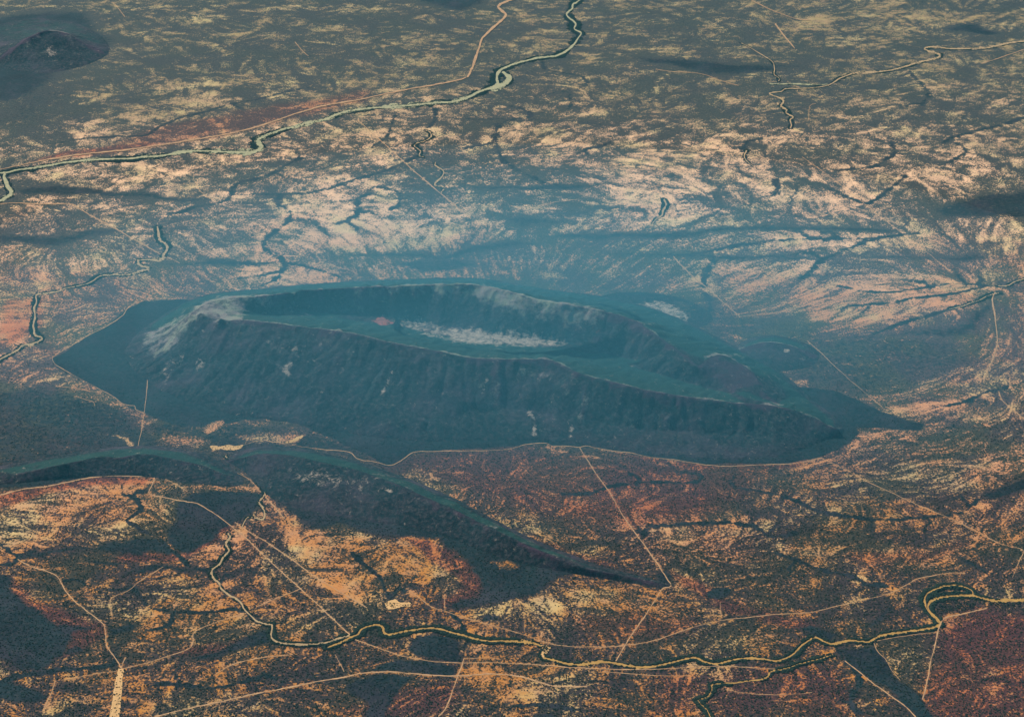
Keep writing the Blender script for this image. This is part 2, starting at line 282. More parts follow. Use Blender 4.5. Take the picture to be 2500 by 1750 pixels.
# bare sandy ground: (amount, softness, tile, outline)
SAND = [
 (0.75,120,'F',[(850,330),(1100,300),(1400,285),(1700,285),(1950,315),(2030,350),(1900,420),(1800,480),(1550,520),(1400,565),(1200,555),(1000,550),(930,540),(1000,480),(900,420)]),
 (0.6,120,'F',[(400,185),(600,200),(850,195),(960,210),(900,270),(800,330),(600,390),(500,400),(420,290)]),
 (0.75,60,'F',[(1440,1122),(1600,1045),(1800,1030),(1950,1008),(2060,990),(1950,1055),(1800,1095),(1600,1132)]),
 (0.35,120,'F',[(300,20),(700,10),(1300,20),(1900,10),(2250,60),(1800,100),(1200,120),(600,120),(300,100)]),
 (0.75,60,'H',[(60,540),(130,490),(260,470),(400,510),(560,520),(700,570),(720,620),(860,670),(760,720),(650,740),(640,800),(500,780),(400,700),(250,620),(130,610)]),
 (0.65,60,'G',[(1680,330),(1750,340),(1840,385),(2000,480),(2090,620),(2260,760),(2260,930),(2120,880),(1950,760),(1800,600),(1680,450)]),
 (0.6,150,'D',[(1230,150),(1400,110),(1600,50),(1720,170),(1900,240),(2200,290),(2100,340),(1700,345),(1450,355),(1300,330),(1550,260)]),
 (0.55,200,'B',[(-100,1160),(250,1100),(420,1170),(450,1260),(700,1250),(820,1330),(900,1430),(600,1530),(100,1540),(-200,1540),(-300,1300)]),
 (0.45,250,'C',[(-200,950),(150,900),(450,800),(600,820),(800,900),(700,960),(550,1000),(500,1100),(300,1200),(450,1300),(350,1390),(100,1390),(-300,1350)]),
 (0.4,250,'B',[(1000,820),(1200,740),(1500,800),(1700,900),(1500,1000),(1200,950)]),
 (0.5,60,'D',[(60,440),(180,435),(210,560),(190,660),(100,700),(-60,690),(-60,600)]),
 (0.5,60,'G',[(-60,250),(300,200),(600,145),(930,150),(900,240),(700,265),(500,330),(380,450),(220,570),(100,620),(-60,560)]),
 (0.6,60,'H',[(850,1290),(1000,1280),(1150,1330),(1300,1395),(1350,1440),(1250,1480),(1050,1500),(900,1450),(850,1380)]),
 (0.6,60,'H',[(1340,900),(1400,880),(1420,950),(1500,1020),(1480,1050),(1380,1010)]),
 (0.35,60,'D',[(1000,1260),(1250,1190),(1340,1175),(1400,1230),(1700,1240),(1800,1210),(1900,1260),(1700,1290),(1500,1300),(1300,1300)]),
 (0.8,25,'D',[(1230,1230),(1290,1190),(1365,1175),(1370,1200),(1310,1235),(1250,1260)]),
 (0.6,35,'D',[(1560,1260),(1650,1245),(1780,1255),(1850,1262),(1790,1300),(1640,1292)]),
 (0.55,90,'I',[(230,160),(350,190),(480,220),(560,250),(480,262),(380,240),(260,200)]),
 (0.5,90,'I',[(990,180),(1150,190),(1300,210),(1250,230),(1080,205)]),
 (0.45,200,'A',[(900,500),(1100,480),(1300,460),(1680,480),(1500,530),(1200,560),(900,560)]),
 (0.4,200,'A',[(850,640),(1100,590),(1500,600),(1300,660),(1000,740),(700,800),(500,860),(300,880),(600,790)]),
 (0.35,150,'A',[(250,1050),(450,1040),(700,1060),(1250,1000),(1450,1000),(1200,1110),(900,1130),(600,1120),(300,1110)]),
 (0.45,80,'A',[(560,1240),(800,1245),(1050,1290),(1000,1310),(750,1300),(580,1290)]),
 (0.45,60,'G',[(1180,640),(1300,560),(1400,640),(1300,660),(1280,690)]),
 (0.35,60,'G',[(900,830),(1100,850),(1350,840),(1600,1050),(1500,1080),(1200,960),(950,920)]),
 (0.4,80,'I',[(1250,1170),(1500,1130),(1640,1130),(1500,1160)]),
 (0.5,90,'I',[(720,570),(900,540),(1200,590),(1600,560),(2050,500),(2100,560),(1700,590),(1500,650),(1150,640),(900,600)]),
 (0.35,200,'H',[(850,1000),(1000,900),(1300,830),(1800,860),(2200,880),(2000,1000),(1600,1020),(1200,1000)]),
 (0.9,12,'G',[(300,1440),(540,1466),(600,1500),(690,1508),(650,1565),(590,1530),(500,1530),(430,1545),(340,1580),(250,1592)]),
 (0.8,12,'G',[(850,1600),(820,1560),(900,1520),(960,1525),(930,1560)]),
 (0.8,10,'G',[(1310,1262),(1340,1262),(1400,1300),(1380,1308),(1330,1285)]),
 (0.95,10,'G',[(-60,1300),(40,1325),(85,1355),(40,1385),(-60,1420)]),
 (0.3,200,'C',[(1100,250),(1300,220),(1500,260),(1400,330),(1150,330)]),
 (0.3,200,'C',[(1950,820),(2260,720),(2330,760),(2260,860),(2000,900)]),
 (0.35,250,'C',[(700,150),(900,100),(1700,80),(2260,90),(2200,150),(1600,180),(1000,200)]),
 (0.3,300,'B',[(950,340),(1300,300),(1350,360),(1150,390),(1000,430),(920,400)]),
 (0.4,150,'H',[(2050,170),(1700,220),(1450,260),(1120,220),(1250,290),(1400,380),(1650,420),(1500,360),(1700,280)]),
]

# open bare spots: (amount, softness, tile, outline)
BARE = [
 (1.0,25,'F',[(272,690),(298,686),(322,718),(300,738)]), (1.0,22,'F',[(310,682),(348,674),(362,702),(322,706)]),
 (0.7,60,'F',[(380,690),(440,690),(480,760),(500,800),(440,760)]), (0.6,30,'F',[(670,820),(700,825),(735,850),(690,845)]),
 (0.6,40,'F',[(860,935),(930,930),(920,955),(860,950)]), (0.6,35,'F',[(430,640),(500,655),(570,682),(500,670)]),
 (0.9,40,'D',[(1240,1225),(1290,1190),(1365,1175),(1368,1200),(1310,1235),(1255,1255)]),
 (0.62,90,'D',[(1480,1270),(1620,1240),(1760,1240),(1860,1262),(1800,1300),(1660,1300),(1520,1300)]),
 (0.55,90,'D',[(1000,1250),(1150,1260),(1260,1300),(1150,1310),(1000,1280)]),
 (0.7,30,'D',[(680,1265),(760,1262),(800,1300),(820,1335),(790,1330),(760,1285)]),
 (0.7,40,'F',[(280,360),(330,345),(370,375),(330,390)]), (0.6,30,'E',[(1130,240),(1165,235),(1172,300),(1150,305)]),
 (0.6,30,'E',[(1040,262),(1100,250),(1110,272),(1050,276)]), (0.6,25,'E',[(800,275),(835,275),(830,295),(800,292)]),
 (0.45,70,'E',[(1270,265),(1380,270),(1450,300),(1330,305)]),
 (0.6,25,'H',[(985,655),(1010,655),(1010,672),(985,670)]), (0.5,50,'H',[(1000,660),(1100,650),(1180,690),(1150,720),(1040,715)]),
 (0.5,60,'D',[(1000,900),(1050,820),(1090,800),(1060,870),(1010,930)]),
 (0.6,14,'A',[(1900,180),(2050,178),(2060,192),(1920,195)]),
]
# red earth: (amount, softness, tile, outline)
RED = [
 (0.9,90,'A',[(180,985),(400,930),(600,900),(800,880),(1000,880),(800,925),(600,950),(400,970)]),
 (0.6,200,'A',[(500,960),(900,800),(1500,680),(2260,560),(2260,620),(1800,730),(1300,860)]),
 (0.9,50,'G',[(-60,260),(150,205),(420,160),(700,125),(940,135),(900,180),(600,190),(300,230),(100,300),(-60,330)]),
 (0.8,35,'G',[(1330,450),(1450,405),(1400,470),(1260,570),(1130,640),(1090,620),(1230,560)]),
 (0.8,60,'G',[(60,770),(150,830),(300,920),(450,980),(620,1030),(640,1100),(500,1200),(380,1240),(420,1120),(300,1050),(200,930),(80,870)]),
 (0.8,50,'G',[(750,590),(900,600),(1100,600),(1100,650),(900,650),(700,640)]),
 (0.7,60,'G',[(1150,1180),(1400,1170),(1500,1130),(1400,1210),(1200,1240),(1050,1230)]),
 (0.8,50,'H',[(480,510),(620,540),(740,600),(870,670),(960,820),(900,880),(730,930),(720,900),(840,830),(780,740),(600,620)]),
 (0.7,80,'H',[(1250,480),(1400,540),(1600,640),(1700,690),(1550,660),(1400,600)]),
 (0.5,200,'H',[(600,20),(1000,60),(1500,160),(2100,200),(2260,260),(2100,400),(1700,420),(1300,320),(900,180)]),
 (0.85,30,'E',[(1750,1362),(1900,1385),(2100,1412),(2400,1440),(2750,1432),(2950,1415),(2900,1450),(2500,1475),(2200,1455),(1900,1410)]),
 (0.75,70,'I',[(100,700),(300,780),(450,900),(600,960),(900,1000),(1000,1050),(800,1040),(500,980),(300,870),(120,780)]),
 (0.8,150,'I',[(1760,1010),(2000,960),(2330,1000),(2330,1660),(1720,1660),(1640,1500),(1700,1200)]),
 (0.6,120,'H',[(0,1607),(300,1450),(800,1400),(780,1600)]),
 (0.5,150,'H',[(1500,1000),(2259,1000),(2259,1100),(1600,1110)]),
 (0.5,150,'I',[(0,1350),(1100,1300),(1300,1607),(0,1607)]),
 (0.5,100,'I',[(1150,600),(1600,600),(1900,540),(1800,640),(1300,680)]),
 (0.7,60,'D',[(40,420),(240,420),(240,600),(40,720),(-40,700)]),
]
RPOLY = [(a, s, P(t, q)) for a, s, t, q in RED]

# dark creek lines of trees: (width m, tile, points)
CREEKS = [
 (45,'A',[(0,1165),(60,1130)]),
 (60,'A',[(330,880),(520,850),(860,830),(960,775),(1100,720),(1250,680),(1400,640),(1600,605),(1700,580),(1900,540)]),
 (70,'A',[(1040,1310),(1100,1300),(1180,1270),(1300,1245),(1400,1220),(1420,1160),(1480,1110),(1600,1090),(1850,960)]),
 (70,'B',[(0,1165),(150,1110),(330,1060),(480,1000),(560,960),(560,900)]),
 (70,'A',[(1560,1190),(1750,1190),(1900,1185),(2100,1140),(2260,1090)]),
 (75,'A',[(1720,1200),(1700,1250),(1780,1310),(1760,1370),(1640,1470),(1620,1530),(1720,1590)]),
 (60,'D',[(1620,120),(1700,150),(1740,190),(1740,240),(1650,270),(1450,300)]),
 (60,'D',[(1740,200),(1900,230),(2100,290)]),
 (60,'D',[(1730,240),(1700,300),(1600,340)]),
 (80,'B',[(180,1220),(190,1280),(200,1310),(150,1340),(60,1380)]),
 (70,'B',[(150,1230),(260,1190),(280,1150),(430,1180),(440,1250),(380,1290)]),
 (80,'B',[(1040,760),(1030,840),(990,880),(850,910)]),
 (70,'B',[(1030,860),(1060,960),(1110,1010),(1230,1080),(1310,1120)]),
 (70,'B',[(1120,650),(1230,680),(1240,720),(1100,740),(1040,790)]),
 (60,'B',[(420,690),(400,760),(370,840),(260,920)]),
 (60,'B',[(660,670),(665,740),(620,790)]),
 (60,'B',[(1320,380),(1320,420),(1400,440),(1550,460),(1590,500)]),
 (60,'B',[(1480,580),(1490,640),(1450,680)]),
 (70,'B',[(1760,860),(1680,900),(1580,920),(1600,960)]),
 (80,'C',[(730,1100),(750,1150),(720,1200)]),
 (70,'C',[(1440,880),(1470,930),(1420,970),(1350,1020),(1200,1040),(1100,1050)]),
 (70,'C',[(2260,720),(2150,760),(2000,800),(1850,840),(1780,880)]),
 (60,'C',[(1850,880),(1900,920),(1850,960),(1750,1010)]),
 (70,'C',[(1560,440),(1620,510),(1670,570),(1640,620),(1630,660)]),
 (70,'C',[(540,930),(560,870),(650,850)]),
 (60,'C',[(1160,1200),(1300,1250),(1420,1170),(1530,1080)]),
 (80,'F',[(360,180),(340,240),(310,290),(310,360),(320,420),(340,490),(315,530)]),
 (80,'F',[(1600,20),(1350,60),(1200,110),(1020,190),(960,240),(880,310)]),
 (60,'F',[(200,150),(400,120),(600,80),(900,60),(1200,60),(1350,60)]),
 (50,'F',[(2260,930),(2120,980),(2020,1000),(1900,1060),(1780,1090)]),
 (50,'F',[(2040,350),(1850,330),(1700,345),(1500,380),(1300,380),(1100,340)]),
 (45,'F',[(2020,350),(1800,400),(1600,420),(1450,450),(1200,470)]),
 (50,'F',[(1850,470),(1700,520),(1500,580),(1350,640)]),
 (45,'I',[(1110,1185),(1150,1240),(1210,1300),(1245,1370),(1240,1430),(1200,1490),(1210,1540),(1250,1580)]),
 (40,'I',[(0,440),(300,420),(560,430),(700,500),(850,480)]),
 (40,'I',[(740,600),(900,660),(1050,710),(1200,740),(1300,800),(1420,800)]),
 (40,'I',[(500,200),(800,250),(1000,340),(1300,390),(1550,380),(1850,350),(2000,260)]),
 (35,'G',[(750,240),(820,265),(860,300),(860,350),(780,400),(830,430),(900,470),(990,510),(1030,560),(1090,600),(1170,670),(1290,705)]),
 (35,'G',[(0,550),(60,590),(110,620),(90,660),(0,670)]),
 (35,'G',[(400,770),(480,770),(550,820),(700,830),(810,825),(850,870),(920,940),(1060,960),(1250,965),(1400,950),(1500,960)]),
 (35,'G',[(1070,960),(1040,1030),(1000,1060),(920,1075),(840,1070)]),
 (45,'G',[(0,1400),(100,1360),(300,1330),(500,1310),(700,1290)]),
 (35,'G',[(960,1400),(1150,1410),(1300,1430),(1450,1400),(1550,1370)]),
 (35,'H',[(150,600),(230,670),(330,760),(360,830),(400,880)]),
 (35,'H',[(760,980),(820,1030),(840,1080),(820,1100)]),
 (40,'H',[(1450,240),(1600,235),(1800,185),(2000,170),(2259,160)]),
 (30,'H',[(1120,1560),(1170,1540),(1350,1535),(1500,1560)]),
]

# pans and the airstrip
PANS = [
 ('salt_pan','D',[(1280,1330),(1310,1327),(1350,1331),(1400,1322),(1450,1330),(1490,1324),(1470,1345),(1420,1356),(1360,1350),(1310,1353)]),
 ('salt_pan','D',[(1742,1312),(1780,1296),(1820,1275),(1860,1262),(1842,1285),(1800,1306)]),
 ('salt_pan','H',[(348,908),(385,895),(420,888),(445,905),(508,910),(500,935),(470,932),(430,940),(385,950),(362,940)]),
 ('airstrip','G',[(725,1310),(758,1315),(752,1380),(745,1500),(722,1640),(668,1640),(690,1500),(705,1400)]),
 ('airstrip','H',[(1310,1165),(1365,1180),(1350,1205),(1325,1240),(1305,1235),(1310,1205)]),
]
PANS[4] = ('sandbar', 'H', PANS[4][2])

def W(tile, pts):
    return ground_at(P(tile, pts))

# ---------------------------------------------------------------- the ground sheet: rows fan out with distance
NR, NCOL = 1000, 1400
Yrow = 10800 * (39500 / 10800) ** np.linspace(0, 1, NR)
Ucol = np.linspace(-0.50, 0.50, NCOL)
GX = (Yrow[:, None] * Ucol[None, :])
GY = np.repeat(Yrow[:, None], NCOL, 1)
LY0, LY1 = math.log(10800), math.log(39500)

def gidx(x, y):
    r = (np.log(np.maximum(y, 100)) - LY0) / (LY1 - LY0) * (NR - 1)
    c = (x / np.maximum(y, 100) + 0.5) * (NCOL - 1)
    return r, c

def gsample(F, x, y):
    r, c = gidx(x, y)
    r = np.clip(r, 0, NR - 1.001); c = np.clip(c, 0, NCOL - 1.001)
    i = r.astype(int); j = c.astype(int); fr = r - i; fc = c - j
    return (F[i, j] * (1 - fr) * (1 - fc) + F[i + 1, j] * fr * (1 - fc)
            + F[i, j + 1] * (1 - fr) * fc + F[i + 1, j + 1] * fr * fc)

def window(x0, x1, y0, y1):
    r0 = int(np.clip(np.searchsorted(Yrow, y0) - 1, 0, NR - 1)); r1 = int(np.clip(np.searchsorted(Yrow, y1) + 1, 1, NR))
    us = np.array([x0 / max(y0, 5000), x0 / max(y1, 5000), x1 / max(y0, 5000), x1 / max(y1, 5000)])
    c0 = int(np.clip((us.min() + 0.5) * (NCOL - 1) - 1, 0, NCOL - 1)); c1 = int(np.clip((us.max() + 0.5) * (NCOL - 1) + 2, 1, NCOL))
    return slice(r0, r1), slice(c0, c1)

def seg_dist(X, Y, a, b):
    d = b - a; L = d @ d + 1e-9
    t = np.clip(((X - a[0]) * d[0] + (Y - a[1]) * d[1]) / L, 0, 1)
    return np.hypot(X - a[0] - t * d[0], Y - a[1] - t * d[1])

def poly_sd(X, Y, poly):
    """signed distance to a closed outline, positive inside"""
    ins = np.zeros(X.shape, bool); dm = np.full(X.shape, 1e9)
    n = len(poly)
    for k in range(n):
        a, b = poly[k], poly[(k + 1) % n]
        dm = np.minimum(dm, seg_dist(X, Y, a, b))
        if a[1] != b[1]:
            c = ((a[1] > Y) != (b[1] > Y)) & (X < (b[0] - a[0]) * (Y - a[1]) / (b[1] - a[1]) + a[0])
            ins ^= c
    return np.where(ins, dm, -dm)

# wandering offsets that keep every traced edge from being a clean line
WX = GX + 60 * vnoise(GX, GY, 420, 1) + 26 * vnoise(GX, GY, 130, 2) + 11 * vnoise(GX, GY, 45, 3)
WY = GY + 80 * vnoise(GX, GY, 420, 4) + 34 * vnoise(GX, GY, 130, 5) + 14 * vnoise(GX, GY, 45, 6)

def poly_mask(out, amount, soft, poly, mode='max'):
    m = soft + 150
    win = window(poly[:, 0].min() - m, poly[:, 0].max() + m, poly[:, 1].min() - m, poly[:, 1].max() + m)
    k = min(1.0, 0.25 + soft / 120)
    X = GX[win] * (1 - k) + WX[win] * k; Y = GY[win] * (1 - k) + WY[win] * k
    sd = poly_sd(X, Y, poly)
    v = amount * sstep(-soft, soft, sd)
    out[win] = np.maximum(out[win], v)

def line_dist(out, pts, reach, wx=None):
    for a, b in zip(pts[:-1], pts[1:]):
        win = window(min(a[0], b[0]) - reach, max(a[0], b[0]) + reach, min(a[1], b[1]) - reach, max(a[1], b[1]) + reach)
        out[win] = np.minimum(out[win], seg_dist(GX[win], GY[win], a, b))

# ---------------------------------------------------------------- traced features on the sheet
riv_lines = []
RIVD = np.full(GX.shape, 1e4)            # distance to a river bed, scaled by its bank width
RIVE = np.full(GX.shape, 1e4)            # metres outside the bed's edge
for parts, wid, bank, kind in RIVERS:
    px = np.vstack([P(t, q) for t, q in parts])
    px = spline(px, 3.0)
    wob = np.cumsum(rng.normal(0, 0.35, len(px))); wob -= np.linspace(0, wob[-1], len(px))
    px[:, 1] += np.clip(wob, -1.5, 1.5) * 0.5
    w = np.interp(np.linspace(0, 1, len(px)), np.linspace(0, 1, len(wid)), wid)
    riv_lines.append((px, w, bank, kind))
    tmp = np.full(GX.shape, 1e4)
    g = ground_at(px[::4])
    line_dist(tmp, g, bank * 3)
    hw = np.median(w) * 0.5 * np.hypot(g.mean(0)[1], CAM_H) * 2 * TX / 2500 * 1.5
    RIVD = np.minimum(RIVD, np.maximum(tmp - hw * 0.7, 0) / (bank * 0.8) + 0.3 * (tmp > hw * 0.7))
    RIVE = np.minimum(RIVE, tmp - hw)

CRK = np.full(GX.shape, 1e4)
for w, t, q in CREEKS:
    px = spline(P(t, q), 5.0)
    px += np.stack([np.cumsum(rng.normal(0, .8, len(px))), np.cumsum(rng.normal(0, .5, len(px)))], 1) * 0.6
    tmp = np.full(GX.shape, 1e4)
    line_dist(tmp, ground_at(px[::2] if len(px) > 8 else px), w * 9)
    CRK = np.minimum(CRK, tmp / w)

TRKD = np.full(GX.shape, 1e4)
trk_lines = []
for w, t, q in TRACKS:
    px = spline(P(t, q), 4.0)
    px += np.stack([vnoise(px[:, 0], px[:, 1], 14, 3), vnoise(px[:, 0], px[:, 1], 14, 8)], 1) * 0.7
    trk_lines.append((px, w))
    line_dist(TRKD, ground_at(px[::3] if len(px) > 6 else px), 150)

VEG_SHADE = np.zeros(GX.shape); SND = np.zeros(GX.shape); REDM = np.zeros(GX.shape)
for a, s, t, q in DARK: poly_mask(VEG_SHADE, a, s, W(t, q))  # traced woodland together with painted cloud shade
for a, s, t, q in SAND: poly_mask(SND, a, s, W(t, q))
OPEN = np.zeros(GX.shape)
for a, s, t, q in BARE: poly_mask(OPEN, a, s, W(t, q))
for a, s, q in RPOLY: poly_mask(REDM, a, s, ground_at(q))

# ---------------------------------------------------------------- plain relief and its drainage
HB = (fbm(GX, GY, 5200, 3, 11) * 60 + fbm(GX, GY, 900, 3, 21) * 16)
RD = np.minimum(RIVD, 3) / 3
FLOWH = HB + 45 * np.minimum(CRK, 2.5) / 2.5 + 60 * RD
FLOWH += 260 * np.exp(-(((GX - 300) / 4500) ** 2 + ((GY - 20000) / 2000) ** 2))   # the land falls away from the mesa
fan = W('F', [(2080, 365)])[0]              # washes on the right gather towards this junction
FLOWH += 420 * (1 - np.exp(-(np.hypot(GX - fan[0], (GY - fan[1]) * 1.9) / 3300)))
FLOWH += -0.012 * np.abs(GX) - 0.006 * np.abs(GY - 20000)
Hs = FLOWH[::2, ::2] + 9 * fbm(GX[::2, ::2], GY[::2, ::2], 160, 3, 31) + rng.normal(0, 1.2, FLOWH[::2, ::2].shape)
nr, nc = Hs.shape
hl = Hs.ravel().tolist()
N = nr * nc
seen = bytearray(N); parent = [-1] * N; order = []
hp = []
outlet = ((RIVE[::2, ::2] < 10) | (CRK[::2, ::2] < 0.3))
outlet[0, :] = outlet[-1, :] = True; outlet[:, 0] = outlet[:, -1] = True
for k in np.flatnonzero(outlet.ravel()).tolist():
    seen[k] = 1; hp.append((hl[k], k))
heapq.heapify(hp)
nb = (-nc - 1, -nc, -nc + 1, -1, 1, nc - 1, nc, nc + 1)
while hp:
    z, k = heapq.heappop(hp)
    order.append(k)
    r = k // nc; c = k - r * nc
    if 0 < r < nr - 1 and 0 < c < nc - 1:
        for d in nb:
            q = k + d
            if not seen[q]:
                seen[q] = 1; parent[q] = k
                zz = hl[q]
                heapq.heappush(hp, (zz if zz > z else z + 1e-4, q))
    else:
        for d in nb:
            q = k + d
            if 0 <= q < N and not seen[q] and abs(q % nc - c) <= 1:
                seen[q] = 1; parent[q] = k
                zz = hl[q]
                heapq.heappush(hp, (zz if zz > z else z + 1e-4, q))
acc = [1.0] * N
for k in reversed(order):
    p = parent[k]
    if p >= 0: acc[p] += acc[k]
acc = np.array(acc).reshape(nr, nc)
LA = np.log2(acc)
drain = sstep(4.6, 9.0, LA)
big = sstep(7.5, 10.5, LA)
for _ in range(1):                        # broader growth along the larger gullies
    big = np.maximum.reduce([big, np.roll(big, 1, 0), np.roll(big, -1, 0), np.roll(big, 1, 1), np.roll(big, -1, 1)])
drain = np.maximum(drain, 0.9 * big)

def up2(a):
    rr = np.clip(np.arange(NR) / 2.0, 0, nr - 1.001); cc = np.clip(np.arange(NCOL) / 2.0, 0, nc - 1.001)
    i = rr.astype(int)[:, None]; j = cc.astype(int)[None, :]; fr = rr[:, None] - i; fc = cc[None, :] - j
    return a[i, j] * (1 - fr) * (1 - fc) + a[i + 1, j] * fr * (1 - fc) + a[i, j + 1] * (1 - fr) * fc + a[i + 1, j + 1] * fr * fc

DRAIN = up2(drain)

# downhill streaks: noise smeared along the fall of the land
def blur(a, n):
    for _ in range(n):
        a = (a + np.roll(a, 1, 0) + np.roll(a, -1, 0)) / 3
        a = (a + np.roll(a, 1, 1) + np.roll(a, -1, 1)) / 3
    return a

FS = blur(FLOWH, 14)
dr = np.gradient(FS, axis=0); dc = np.gradient(FS, axis=1)
fy = dr / np.gradient(GY, axis=0); fx = dc / np.gradient(GX, axis=1)
fy = fy - 0 * fx
ln = np.hypot(fx, fy) + 1e-9
FX = (fx / ln).astype(np.float32); FY = (fy / ln).astype(np.float32)

def streak(X, Y, scale, step, n, seed):
    tot = vnoise(X, Y, scale, seed) * 1.0
    for sg in (1, -1):
        x, y = X.copy(), Y.copy()
        for k in range(n):
            r, c = gidx(x, y)
            i = np.clip(r.astype(int), 0, NR - 1); j = np.clip(c.astype(int), 0, NCOL - 1)
            x = x + sg * step * FX[i, j]; y = y + sg * step * FY[i, j]
            tot = tot + vnoise(x, y, scale, seed)
    return tot / math.sqrt(2 * n + 1)

ST1 = streak(WX * 0.5 + GX * 0.5, WY * 0.5 + GY * 0.5, 42, 34, 8, 51)
ST2 = streak(GX, GY, 95, 75, 6, 61)
ST1 /= ST1.std(); ST2 /= ST2.std()

# ---------------------------------------------------------------- cover: bare sand against scrub
n_big = fbm(GX, GY, 2600, 3, 71)
n_mid = fbm(WX, WY, 520, 4, 81)
ST3 = streak(GX, GY, 24, 20, 6, 66); ST3 /= ST3.std()
sandn = 0.17 + 0.12 * n_big + 0.22 * n_mid + 0.52 * SND
sandn = np.minimum(sandn, 0.50 + 0.10 * n_mid)
sandn = np.maximum(sandn, 0.03)
FAR = sstep(18500, 26000, GY)
sandn += (0.10 * ST1 + 0.085 * ST2) * (1 - 0.72 * FAR) + 0.13 * ST3 * (1 - 0.6 * FAR)
rel = ridge(WX, WY, 620, 4, 131)
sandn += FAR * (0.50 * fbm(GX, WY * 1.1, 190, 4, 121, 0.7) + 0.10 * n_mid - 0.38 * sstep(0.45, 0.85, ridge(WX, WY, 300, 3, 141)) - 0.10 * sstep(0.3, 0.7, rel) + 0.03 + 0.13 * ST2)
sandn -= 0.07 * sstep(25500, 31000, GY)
sandn -= 0.07 * sstep(15500, 13000, GY)  # thins the near sand so the foreground darkens like a vignette
sandn -= (0.28 + 0.2 * sstep(8.5, 3.5, CRK)) * DRAIN
sandn -= 0.85 * np.clip(VEG_SHADE, 0, 1)
PUR = np.zeros(GX.shape)
poly_mask(PUR, 1.0, 260, W('H', [(250,10),(500,-30),(900,-40),(1500,0),(2259,40),(2700,80),(2500,260),(2259,420),(1850,430),(1400,390),(1000,280),(600,120)]))
sandn -= 0.20 * PUR
REDM = np.maximum(REDM, 0.75 * PUR)
bank = sstep(1.5, 0.6, RIVD + 0.75 * vnoise(GX, GY, 520, 90) + 0.5 * vnoise(GX, GY, 120, 91) + 0.35 * vnoise(GX, GY, 40, 92))
crk = 0.85 * sstep(1.15, 0.15, CRK + 0.4 * vnoise(GX, GY, 260, 95) + 0.5 * vnoise(GX, GY, 90, 93) + 0.4 * vnoise(GX, GY, 34, 94))
sandn -= 0.5 * np.maximum(bank, crk)
halo = sstep(2.6, 1.2, CRK) * (1 - crk)
sandn += 0.10 * halo
sandn += 0.25 * sstep(30, 5, TRKD)
crk = crk * (1 - 0.25 * FAR)
dark = np.maximum.reduce([VEG_SHADE * (0.86 + 0.14 * n_mid), 0.9 * bank, 0.9 * crk, (0.38 - 0.06 * FAR + 0.26 * sstep(8.5, 3.5, CRK)) * DRAIN * (1 - 0.5 * VEG_SHADE), 0.16 * FAR * sstep(0.35, 0.7, rel)])

ZG = fbm(GX, GY, 5200, 3, 11) * 14 + fbm(GX, GY, 420, 4, 101) * 5 - 3.0 * DRAIN + 2.5 * np.clip(dark, 0, 1) + 1.2 * ST1 * (1 - VEG_SHADE)
sandn = np.maximum(sandn, OPEN * (0.72 + 0.2 * n_mid + 0.08 * ST1) - 0.9 * (OPEN < 0.02)); dark = dark * (1 - OPEN)
flat = sstep(10, 90, RIVE)
ZB = blur(ZG, 6)
ZG = ZG * flat + (ZB - 2.0) * (1 - flat)
near_t = sstep(60, 20, TRKD)
ZG = ZG * (1 - near_t) + ZB * near_t
RELIEF_MARK = 0

# ---------------------------------------------------------------- materials
def nodes_of(name):
    m = bpy.data.materials.new(name); m.use_nodes = True
    nt = m.node_tree
    b = nt.nodes["Principled BSDF"]
    b.inputs["Roughness"].default_value = 0.95
    b.inputs["Specular IOR Level"].default_value = 0.05
    return m, nt, b

class NB:
    def __init__(s, nt): s.nt = nt; s.pos = None
    def n(s, t, **kw):
        o = s.nt.nodes.new(t)
        for k, v in kw.items(): setattr(o, k, v)
        return o
    def l(s, a, b): s.nt.links.new(a, b)
    def attr(s, name): return s.n("ShaderNodeAttribute", attribute_name=name).outputs["Fac"]
    def noise(s, scale, detail=4, rough=0.6, dist=0.0):
        if s.pos is None: s.pos = s.n("ShaderNodeNewGeometry").outputs["Position"]
        o = s.n("ShaderNodeTexNoise"); s.l(s.pos, o.inputs["Vector"])
        o.inputs["Scale"].default_value = scale; o.inputs["Detail"].default_value = detail
        o.inputs["Roughness"].default_value = rough; o.inputs["Distortion"].default_value = dist
        return o.outputs["Fac"]
    def m(s, op, a, b=None, clamp=False):
        o = s.n("ShaderNodeMath", operation=op, use_clamp=clamp)
        for k, v in ((0, a), (1, b)):
            if v is None: continue
            if isinstance(v, (int, float)): o.inputs[k].default_value = v
            else: s.l(v, o.inputs[k])
        return o.outputs[0]
    def ramp(s, v, a, b, lo=0.0, hi=1.0):
        o = s.n("ShaderNodeMapRange", interpolation_type='SMOOTHSTEP')
        s.l(v, o.inputs[0])
        for k, q in zip((1, 2, 3, 4), (a, b, lo, hi)): o.inputs[k].default_value = q
        return o.outputs[0]
    def mix(s, f, a, b):
        o = s.n("ShaderNodeMix", data_type='RGBA')
        if isinstance(f, (int, float)): o.inputs[0].default_value = f
        else: s.l(f, o.inputs[0])
        for k, v in ((6, a), (7, b)):
            if isinstance(v, tuple): o.inputs[k].default_value = (*v, 1)
            else: s.l(v, o.inputs[k])
        return o.outputs[2]

C_SAND_Y = (0.56, 0.39, 0.19)
C_SAND_P = (0.60, 0.33, 0.20)
C_RED = (0.38, 0.095, 0.035)
C_SCRUB = (0.085, 0.058, 0.060)
C_SCRUB_G = (0.080, 0.072, 0.045)
C_WOOD = (0.006, 0.012, 0.016)
C_WOOD2 = (0.014, 0.027, 0.026)
C_ROCK = (0.048, 0.027, 0.044)

